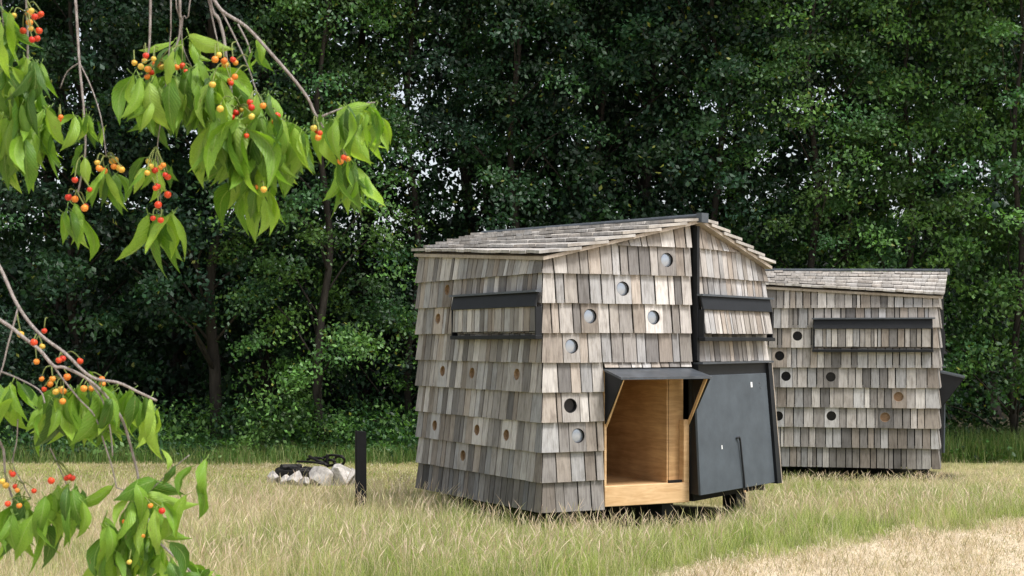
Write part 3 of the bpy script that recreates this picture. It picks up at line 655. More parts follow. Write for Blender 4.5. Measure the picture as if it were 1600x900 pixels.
def make_tree(x, y, h, rad, zlow, nclump, nleaf, lsize, palette, seed, label, group, trunk_r=.16, bare=None, name='broadleaf_tree', lean=(0, 0)):
    r = np.random.default_rng(seed); g0 = gz(x, y); root = empty(name, (x, y, g0)); tag(root, label, 'tree', group)
    tr = [(0, 0, -.1)]; hh = h*.86
    for k in range(1, 9):
        t = k/8; tr.append((lean[0]*t*hh+.10*math.sin(k*1.7+seed), lean[1]*t*hh+.10*math.cos(k*1.3+seed), hh*t))
    tr = smooth_path(tr, 3); rads = [trunk_r*(1-.8*i/len(tr))*(1.3 if i == 0 else 1) for i in range(len(tr))]
    V, F = tube_vf(tr, rads, 10)
    # clump centres
    z = zlow+(h-zlow)*r.random(nclump)**.85
    vis = 8.6; z = np.where((z > vis) & (r.random(nclump) < .6), zlow+(vis-zlow)*r.random(nclump), z)
    t = (z-zlow)/(h-zlow); prof = rad*np.clip(.62+.9*t-1.35*t**2.4, .12, 1.1)
    a = r.uniform(0, 2*math.pi, nclump); rr = prof*np.sqrt(r.uniform(.12, 1, nclump))
    cen = np.stack([np.cos(a)*rr+lean[0]*z, np.sin(a)*rr+lean[1]*z, z], 1)
    wp = cen+np.array([x, y, g0]); keep = thin(wp, r)
    if bare is not None: keep &= ~((cen[:, 2] < bare[1]) & (r.random(nclump) < bare[0]))
    cen = cen[keep]; a = a[keep]; n = len(cen)
    # limbs reach towards a share of the clumps
    base = len(V)
    for i in r.choice(n, min(n, 26), replace=False):
        e = Vector(cen[i]); zt = max(.6, e.z-.35-.5*(e.xy.length)); k = min(len(tr)-1, int(zt/hh*(len(tr)-1))); s_ = tr[k]
        mid = s_.lerp(e, .5)+Vector((r.normal()*.12, r.normal()*.12, .12)); pts = smooth_path([s_, mid, e], 3)
        tv, tf = tube_vf(pts, [max(.008, rads[k]*.34*(1-.85*j/len(pts))) for j in range(len(pts))], 5, base); V += tv; F += tf; base = len(V)
    mesh('trunk', V, F, M['bark'], root, True)
    # leaf sprays: flattened clumps that droop outwards
    cnt = r.integers(int(nleaf*.5), int(nleaf*1.5), n); idx = np.repeat(np.arange(n), cnt); m_ = len(idx)
    R0 = r.uniform(.22, .52, n)*(1 if lsize < .12 else 1.5)
    off = r.normal(size=(m_, 3))*.55; off[:, 2] *= .42; rad_ = np.linalg.norm(off, axis=1)
    off *= R0[idx][:, None]; outw = np.stack([np.cos(a), np.sin(a), np.zeros(n)], 1)
    off[:, 2] -= .35*(off*outw[idx]).sum(1)+.15*rad_*R0[idx]
    P = cen[idx]+off
    P = P[(P[:, 2] > .03)]; idx = idx[:len(P)] if len(P) == m_ else idx[(cen[idx]+off)[:, 2] > .03]
    m_ = len(P)
    N = outw[idx]*.5; L = lsize*r.uniform(.65, 1.3, m_); W = L*r.uniform(.5, .72, m_)
    pal = np.array(palette); ci = (pal[r.integers(0, len(pal), n)]*r.uniform(.55, 1.55, (n, 1)))[idx]; c_ = ci*r.uniform(.6, 1.5, (m_, 1))
    yl = r.random(m_) < .012; c_[yl] = np.array([.17, .19, .03])
    # upper storey above the picture, in larger leaves: it shades what is below
    nu = 1500; zu = r.uniform(8.3, h+.4, nu); au = r.uniform(0, 6.28, nu); ru = rad*1.15*np.sqrt(r.random(nu))*np.clip(1.25-.9*(zu-8)/(h-7), .2, 1)
    PU = np.stack([np.cos(au)*ru+lean[0]*zu, np.sin(au)*ru+lean[1]*zu, zu], 1); PU = PU[thin(PU+np.array([x, y, g0]), r)]; nu = len(PU)
    P = np.concatenate([P, PU]); N = np.concatenate([N, np.zeros((nu, 3))]); LU = r.uniform(.2, .34, nu); L = np.concatenate([L, LU]); W = np.concatenate([W, LU*.7])
    c_ = np.concatenate([c_, pal[r.integers(0, len(pal), nu)]])
    Vl, Fl, Cl = leaves_at(P, N, L, W, c_, r)
    big_mesh('crown', Vl, Fl, M['tree_leaf'], root, Cl)
    return root
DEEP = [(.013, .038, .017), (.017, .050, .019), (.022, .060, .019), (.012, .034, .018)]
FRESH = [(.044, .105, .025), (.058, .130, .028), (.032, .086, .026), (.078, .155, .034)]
WG = 'trees along the wood edge behind the huts'
front = [  # px at Y, Y, height, radius, lowest foliage, clumps, leaves, palette, label, bare
    (-60, 22.6, 11, 2.3, .6, 230, 130, DEEP, 'shady tree at the left edge behind the cherry leaves', None),
    (120, 23.4, 11, 2.3, .9, 240, 130, DEEP, 'dark tree with pale leaf sprays above the dark hollow at left', (.6, 1.7)),
    (338, 23.0, 12, 2.3, 1.4, 225, 130, DEEP, 'tree with bare straight trunk showing in the dark hollow left of the fire pit', (.85, 2.2)),
    (505, 22.3, 10, 1.9, .3, 210, 140, FRESH, 'tree leafy down to the ground behind the fire pit', None),
    (645, 23.6, 12, 2.1, .4, 185, 125, DEEP, 'open crowned tree with bright sky gaps left of the front hut', None),
    (806, 23.2, 12, 2.1, .6, 230, 130, DEEP, 'tall tree standing behind the middle of the front hut roof', None),
    (938, 23.8, 12, 2.2, .8, 230, 130, DEEP, 'tree with dark stem behind the front hut, near its ridge peak', None),
    (1120, 23.0, 11, 2.2, .8, 220, 130, DEEP, 'dark tree behind the gap between the two huts', None),
    (1270, 22.5, 10, 2.1, .5, 230, 135, FRESH, 'fresh green tree rising behind the farther hut roof', None),
    (1420, 23.2, 11, 2.2, .5, 230, 135, FRESH, 'leafy tree behind the right end of the farther hut', None),
    (1590, 22.0, 10, 2.3, .25, 250, 140, FRESH, 'bright green tree hanging low at the right edge beside the farther hut', None),
    (1760, 22.6, 10, 2.2, .3, 150, 130, FRESH, 'tree whose outer sprays reach in at the far right edge', None),
]
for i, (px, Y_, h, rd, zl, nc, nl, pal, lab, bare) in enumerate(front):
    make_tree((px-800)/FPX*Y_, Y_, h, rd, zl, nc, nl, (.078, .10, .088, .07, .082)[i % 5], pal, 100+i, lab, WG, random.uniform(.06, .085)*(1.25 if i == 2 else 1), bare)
back = [(-8.6, 26.5), (-6.6, 27.6), (-4.6, 26.2), (-2.9, 27.8), (-.9, 26.8), (.9, 28.2), (2.6, 26.6), (4.4, 27.9), (6.3, 26.4), (8.2, 27.6), (10.2, 26.4)]
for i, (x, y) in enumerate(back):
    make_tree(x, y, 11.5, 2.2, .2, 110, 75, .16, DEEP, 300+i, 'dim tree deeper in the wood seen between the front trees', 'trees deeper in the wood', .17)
far = [(-10.5, 33), (-7.5, 34), (-4.8, 32.5), (-.6, 34.5), (2.6, 33), (5.6, 34), (8.6, 32.6), (11.6, 34)]
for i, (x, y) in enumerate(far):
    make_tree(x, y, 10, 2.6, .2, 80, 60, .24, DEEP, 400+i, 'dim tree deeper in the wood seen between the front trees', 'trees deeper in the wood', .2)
r = np.random.default_rng(77); mm = 26000
P = np.stack([r.uniform(-24, 26, mm), r.uniform(36, 42, mm), 4.2*r.random(mm)], 1); L = r.uniform(.35, .6, mm)
Vl, Fl, Cl = leaves_at(P, np.zeros((mm, 3)), L, L*.7, np.array(DEEP)[r.integers(0, 4, mm)]*r.uniform(.6, 1.3, (mm, 1)), r, .3)
tag(big_mesh('far_wood', Vl, Fl, M['tree_leaf'], None, Cl), 'far dark thicket deep inside the wood', 'thicket', kind='stuff')
# undergrowth of nettles and brambles at the edge of the wood
r = np.random.default_rng(5); n = 900
cx_ = r.uniform(-10.5, 11, n); cy_ = r.uniform(21.2, 23.6, n)+.25*fbm(cx_, cx_*0, 1.1, 4); hgt = r.uniform(.2, .95, n)*np.where(cy_ < 21.7, .55, 1)*np.where(cx_ > 5, .55, 1)
cnt = 55; idx = np.repeat(np.arange(n), cnt); mm = len(idx)
P = np.stack([cx_[idx]+r.normal(size=mm)*.17, cy_[idx]+r.normal(size=mm)*.17, hgt[idx]*r.random(mm)**.6], 1); P[:, 2] += ground_z(P[:, 0], P[:, 1])
L = r.uniform(.05, .11, mm); pal = np.array([(.035, .095, .026), (.055, .13, .032), (.10, .20, .045), (.022, .06, .022)])
Vl, Fl, Cl = leaves_at(P, np.zeros((mm, 3)), L, L*.6, pal[r.integers(0, 4, n)][idx]*r.uniform(.7, 1.35, (mm, 1)), r, .8)
tag(big_mesh('undergrowth', Vl, Fl, M['under_leaf'], None, Cl), 'low green nettles and brambles along the foot of the wood', 'undergrowth', kind='stuff')

# ------------------------------------------------------------------ grass
def blades(name, X, Y, Hh, Wd, lean, c0, c1, label, cat, r, flat=.38):
    n = len(X); a = r.uniform(0, 2*math.pi, n); b_ = r.uniform(0, 2*math.pi, n)
    d = np.stack([np.cos(a), np.sin(a), np.zeros(n)], 1); s = np.stack([np.cos(b_), np.sin(b_)*.5, np.zeros(n)], 1)
    p = np.stack([X, Y, ground_z(X, Y)+.015*fbm(X, Y, 4, 2)+.03*np.clip(hay_mask(X, Y)*4, 0, 1)*np.abs(fbm(X, Y, 7, 6))-.01], 1); H_ = Hh[:, None]; W_ = Wd[:, None]; ln = lean[:, None]
    up = np.array([0, 0, 1.])
    m1 = p+up*H_*.55*(1-ln*ln*flat*.35)+d*H_*ln*.26; tp = p+up*H_*np.clip(1-ln*ln*flat, .03, 1)+d*H_*ln*.74
    V = np.stack([p-s*W_*.5, p+s*W_*.5, m1+s*W_*.42, m1-s*W_*.42, tp], 1).reshape(-1, 3)
    k = np.arange(n)[:, None]*5; F = np.concatenate([k+[0, 1, 2], k+[0, 2, 3], k+[3, 2, 4]], 1).reshape(-1, 3)
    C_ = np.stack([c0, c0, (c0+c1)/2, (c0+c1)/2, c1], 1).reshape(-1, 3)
    return tag(big_mesh(name, V, F, M['grass'], None, C_), label, cat, kind='stuff')
def scatter(n, r, y0, y1):
    # even over the view wedge
    Y_ = y0+(y1-y0)*r.random(n); hw = Y_*(900/FPX)+.3; X_ = r.uniform(-1, 1, n)*hw; return X_, Y_
def inside_hut(X, Y):
    out = np.zeros(len(X), bool)
    for root in (hut1, hut2):
        th = root.rotation_euler.z; dx, dy = X-root.location.x, Y-root.location.y
        a = dx*math.cos(th)+dy*math.sin(th); b_ = -dx*math.sin(th)+dy*math.cos(th)
        out |= (a > -.28+.42*np.abs(b_)) & (a < 2.9) & (np.abs(b_) < 1.64-.24*a)
    return out
r = np.random.default_rng(21)
STRAW = np.array([(.68, .60, .40), (.60, .51, .31), (.74, .67, .49), (.66, .53, .39)]); GREEN = np.array([(.29, .37, .085), (.37, .44, .12), (.19, .27, .065), (.46, .52, .17)])
# long grass, in tufts
nt_ = 23000; TX, TY = scatter(nt_, r, 9.0, 20.5)
k = (hay_mask(TX, TY) < r.normal(size=nt_)*.10) & (r.random(nt_) > lawn_mask(TX, TY)*.985) & ~inside_hut(TX, TY) & ~((TY > 15.5) & (r.random(nt_) < .3))
TX, TY = TX[k], TY[k]; nt_ = len(TX); big = fbm(TX, TY, 1.1, 3); mid = fbm(TX, TY, 3.0, 31)
near_hut = np.exp(-((np.hypot(TX-1.5, TY-12.2))/1.3)**2)
th_ = (.105+.13*r.random(nt_)**1.5+.035*mid+.07*near_hut*r.random(nt_))*np.clip(1.0+.2*big, .7, 1.25)*np.clip(.6-hay_mask(TX, TY)*1.1, .5, 1)*np.where(TX < -.9, .9, 1)*(1-.5*np.exp(-(np.hypot(TX-1.2, TY-12.3)/1.0)**2))*np.where((TY > 13.6) & (TX > 1.8), .66, 1)
rg_ = np.clip((TX-.2)/2.0, 0, 1)*np.clip((15.5-TY)/2, 0, 1); lg_ = np.exp(-((TX+.3)/1.6)**2)*np.clip((11.6-TY)/1.2, 0, 1)
pg = np.clip(.50+.75*big+.45*mid+.30*rg_+.28*lg_-.10*np.clip(-TX-1, 0, 2), .04, .95)
for bx_, by_, br_ in ((-.9, 10.4, .8), (.3, 10.5, .9), (2.5, 12.1, 1.0), (4.0, 13.5, 1.1), (-3.0, 16.2, .8), (-2.6, 10.2, .5), (5.6, 15.6, 1.0), (1.2, 11.3, .7)):      # greener patches
    pg = np.clip(pg+.5*np.exp(-((TX-bx_)**2+(TY-by_)**2)/br_**2), 0, .96)
pg = np.where(r.random(nt_) < .2, 1-pg*.7, pg)
cntb = r.integers(8, 30, nt_); idx = np.repeat(np.arange(nt_), cntb); n = len(idx); sp_ = r.uniform(.02, .10, nt_)[idx]
X = TX[idx]+r.normal(size=n)*sp_; Y = TY[idx]+r.normal(size=n)*sp_; Hh = th_[idx]*r.uniform(.5, 1.5, n)
isg = r.random(n) < pg[idx]; tc_ = r.uniform(.6, 1.3, nt_)[idx][:, None]
c = np.where(isg[:, None], GREEN[r.integers(0, 4, nt_)][idx], STRAW[r.integers(0, 4, n)])*r.uniform(.75, 1.25, (n, 1))*tc_
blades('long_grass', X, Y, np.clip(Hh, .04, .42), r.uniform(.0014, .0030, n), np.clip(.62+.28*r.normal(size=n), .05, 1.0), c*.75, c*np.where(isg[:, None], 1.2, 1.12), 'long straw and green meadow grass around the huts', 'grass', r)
nb = 1500; TX, TY = scatter(nb, r, 9.2, 16.5); k = (hay_mask(TX, TY) < -.05) & (r.random(nb) > lawn_mask(TX, TY)*.98) & ~inside_hut(TX, TY) & (r.random(nb) < np.clip(.4+.6*fbm(TX, TY, 1.7, 44)+.4*np.clip(TX-.5, 0, 1), .06, 1)); TX, TY = TX[k], TY[k]; nb = len(TX)
idx = np.repeat(np.arange(nb), 34); n = len(idx); X = TX[idx]+r.normal(size=n)*.05; Y = TY[idx]+r.normal(size=n)*.05; tcol = np.where((r.random(nb) < np.clip(.45+.5*fbm(TX, TY, 1.1, 3)+.2*np.clip(TX, 0, 1), .1, .95))[:, None], GREEN[r.integers(0, 4, nb)], STRAW[r.integers(0, 4, nb)])*r.uniform(.7, 1.25, (nb, 1))
c = tcol[idx]*r.uniform(.65, 1.3, (n, 1))
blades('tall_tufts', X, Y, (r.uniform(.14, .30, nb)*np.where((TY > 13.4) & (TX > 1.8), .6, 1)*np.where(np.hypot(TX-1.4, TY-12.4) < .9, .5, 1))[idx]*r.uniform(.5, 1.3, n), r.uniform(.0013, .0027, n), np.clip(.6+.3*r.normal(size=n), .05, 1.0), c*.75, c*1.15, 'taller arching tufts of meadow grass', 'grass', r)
# flowering stems with seed heads
n = 30000; X, Y = scatter(n, r, 9.0, 17.5); k = (hay_mask(X, Y) < -.15) & (r.random(n) > lawn_mask(X, Y)*.95) & ~inside_hut(X, Y) & (r.random(n) < np.clip(.55+.5*fbm(X, Y, 2.2, 12), .1, 1)); X, Y = X[k], Y[k]; n = len(X)
a = r.uniform(0, 6.28, n); ln = r.uniform(.03, .22, n); hh = r.uniform(.14, .34, n)*np.where((Y > 13.6) & (X > 1.8), .6, 1)*np.where(np.hypot(X-1.4, Y-12.4) < .8, .6, 1); z0 = ground_z(X, Y); dx, dy = np.cos(a)*ln, np.sin(a)*ln
def sp(t, dxx=0.0, dz=0.0): return np.stack([X+dx*t*t+dxx, Y+dy*t*t, z0+hh*t+dz], 1)
w_ = r.uniform(.0009, .0014, n); hw = r.uniform(.0014, .0032, n)
V = np.stack([sp(0, -w_), sp(0, w_), sp(.78, w_*.7), sp(.78, -w_*.7), sp(.80, -hw), sp(.80, hw), sp(.9, hw*.8), sp(.9, -hw*.8), sp(1.0), sp(.72)], 1).reshape(-1, 3)
b = np.arange(n)[:, None]*10; F = np.concatenate([b+[0, 1, 2], b+[0, 2, 3], b+[9, 5, 4], b+[4, 5, 6], b+[4, 6, 7], b+[7, 6, 8]], 1).reshape(-1, 3)
hc = np.array([(.60, .46, .36), (.66, .55, .41), (.54, .42, .30), (.48, .45, .25)])[r.integers(0, 4, n)]*r.uniform(.8, 1.2, (n, 1))
C_ = np.repeat(hc, 10, 0)
tag(big_mesh('seed_heads', V, F, M['grass'], None, C_), 'thin flowering grass stems with tan seed heads', 'grass', kind='stuff')
# short lawn
n = 90000; X, Y = scatter(n, r, 13.6, 21.8); k = (r.random(n) < lawn_mask(X, Y)) ; X, Y = X[k], Y[k]; n = len(X); isg = r.random(n) < np.clip(.58+.5*fbm(X, Y, 1.0, 14), .1, .95)
c = np.where(isg[:, None], GREEN[r.integers(0, 4, n)]*1.1, STRAW[r.integers(0, 4, n)]*.9)*r.uniform(.75, 1.2, (n, 1))
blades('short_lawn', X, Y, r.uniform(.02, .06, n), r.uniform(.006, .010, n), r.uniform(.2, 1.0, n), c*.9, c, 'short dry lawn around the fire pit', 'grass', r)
# green strip in front of the wood
n = 60000; X = r.uniform(-10, 10.5, n); Y = r.uniform(20.7, 22.4, n)+.2*(X > 5); k = r.random(n) < np.where(X > 4, 1, .45); X, Y = X[k], Y[k]; n = len(X)
c = np.array([(.09, .19, .035), (.14, .25, .05), (.26, .30, .11)])[r.integers(0, 3, n)]*r.uniform(.7, 1.2, (n, 1))
blades('verge_grass', X, Y, r.uniform(.12, .36, n)*np.where(X > 4.5, 1.7, 1), r.uniform(.006, .011, n), r.uniform(.1, .9, n), c*.85, c, 'lush green verge grass in front of the wood', 'grass', r)
# cut hay
n = 90000; X, Y = scatter(n, r, 9.0, 14.5); k = hay_mask(X, Y) > -.12+r.normal(size=n)*.08; X, Y = X[k], Y[k]; n = len(X)
c = np.array([(.72, .61, .47), (.64, .53, .39), (.78, .68, .54), (.54, .43, .31), (.36, .34, .16)])[r.integers(0, 5, n)]*r.uniform(.7, 1.15, (n, 1))
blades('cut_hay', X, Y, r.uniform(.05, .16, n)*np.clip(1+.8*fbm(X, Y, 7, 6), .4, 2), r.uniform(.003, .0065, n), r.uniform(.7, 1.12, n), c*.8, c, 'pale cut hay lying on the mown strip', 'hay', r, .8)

# ------------------------------------------------------------------ cherry tree in the foreground
random.seed(42)
CD = 2.65
tree = empty('cherry_tree', (-2.6, 2.3, 0)); tag(tree, 'cherry tree with drooping leafy branches and ripening fruit in the left foreground', 'tree')
TB = Vector(tree.location)
def rel(p): return Vector(p)-TB
tp = smooth_path([(-2.6, 2.3, -.1), (-2.62, 2.32, .8), (-2.55, 2.35, 1.6), (-2.5, 2.4, 2.4)], 4)
def limb(name, pts, r0, r1, parent, n=8, sub=4):
    q = smooth_path(pts, sub); k = len(q); v, f = tube_vf([rel(p) for p in q], [r0+(r1-r0)*i/(k-1) for i in range(k)], n)
    return mesh(name, v, f, M['cherry_bark'], parent, True)
v, f = tube_vf([rel(p) for p in tp], [.13-.05*i/len(tp) for i in range(len(tp))], 12); mesh('trunk', v, f, M['cherry_bark'], tree, True)
def PX(x, y, d=None): return at(x, y, CD if d is None else d)
VARS = []
def leaf_mesh(seed):
    r_ = random.Random(seed); nr = 9; cols = (-1, -.55, 0, .55, 1); V, F, UV = [], [], []
    fold = r_.uniform(.25, 1.0); droop = r_.uniform(-.15, .5); sway = r_.uniform(.02, .24); wmax = r_.uniform(.13, .205); tw = r_.uniform(-1.1, 1.1)
    for i in range(nr):
        t = i/(nr-1)
        w = wmax*(math.sin(math.pi*min(1, t**.78*1.0))**.85 if 0 < t < 1 else .0)
        if t > .86: w *= .8
        cy = t; cz = -droop*t*t; cx = sway*(math.sin(math.pi*min(1, t*.95+.02))-.0); cz += .12*math.sin(math.pi*t)
        for u in cols:
            ser = 1+(r_.uniform(-.12, .10) if abs(u) == 1 else 0)
            a = tw*t; lx, lz = u*w*ser, -fold*abs(u)*w+.05*math.sin(11*t+u*4+seed)*abs(u)*w*4
            V.append((cx+lx*math.cos(a)-lz*math.sin(a), cy, cz+lx*math.sin(a)+lz*math.cos(a))); UV.append((u, t))
    nc = len(cols)
    for i in range(nr-1):
        for j in range(nc-1): F.append((i*nc+j, i*nc+j+1, (i+1)*nc+j+1, (i+1)*nc+j))
    # stalk
    b0 = len(V); pts = [(-.10, -.07, 0), (-.04, -.01, .01), (sway*.15, .04, 0)]
    tv, tf = tube_vf(pts, [.012, .010, .010], 4, b0); V += [tuple(p) for p in tv]; UV += [(0, 0)]*len(tv); F += tf
    me = bpy.data.meshes.new('leaf'); me.from_pydata(V, [], F); me.update(); me.polygons.foreach_set('use_smooth', [True]*len(me.polygons))
    ul = me.uv_layers.new(name='UVMap'); ul.data.foreach_set('uv', [x for l in me.loops for x in UV[l.vertex_index]]); me.materials.append(M['cherry_leaf'])
    return me
VARS = [leaf_mesh(s) for s in range(20)]
def put_leaf(branch, b, t, side=1):
    d = t-b; ln = d.length; y = d/ln
    nrm = Vector((random.gauss(0, 1.0), random.choice((-1, -1, -1, .8)), random.gauss(.2, .5))); x = y.cross(nrm).normalized(); z = x.cross(y)
    o = bpy.data.objects.new('leaf', random.choice(VARS)); COL.objects.link(o); o.parent = branch
    mt = Matrix((x, y, z)).transposed().to_4x4() @ Matrix.Diagonal((ln*random.uniform(.85, 1.1)*side, ln, ln, 1)); mt.translation = rel(b); o.matrix_local = mt
def cherry_mesh(mk):
    bm = bmesh.new(); bmesh.ops.create_uvsphere(bm, u_segments=12, v_segments=8, radius=1)
    for v_ in bm.verts:
        if v_.co.z > .6: v_.co.z -= .28*(v_.co.z-.6)/.4*math.exp(-4*(v_.co.x**2+v_.co.y**2))
    me = bpy.data.meshes.new('cherry'); bm.to_mesh(me); bm.free(); me.polygons.foreach_set('use_smooth', [True]*len(me.polygons)); me.materials.append(M[mk]); return me
CM = {'r': cherry_mesh('c_red'), 'o': cherry_mesh('c_orange'), 'y': cherry_mesh('c_yellow')}
def put_cherry(branch, x, y, kind, src=None, d=None):
    d = (CD-.06+random.uniform(-.05, .04)) if d is None else d; p = PX(x, y, d); o = bpy.data.objects.new('cherry', CM[kind]); COL.objects.link(o); o.parent = branch
    s = .0060*random.uniform(.8, 1.15); o.location = rel(p); o.scale = (s, s, s*.96); o.rotation_euler = (random.uniform(-.5, .5), random.uniform(-.5, .5), random.uniform(0, 6))
    if src is not None:
        a = PX(src[0], src[1], CD-.02); q = smooth_path([a, a.lerp(p, .5)+Vector((random.uniform(-.004, .004), -.008, .010)), p+Vector((0, 0, s*.8))], 4)
        v, f = tube_vf([rel(k) for k in q], [.0011]*len(q), 5); mesh('stalk', v, f, M['stalk'], branch, True)
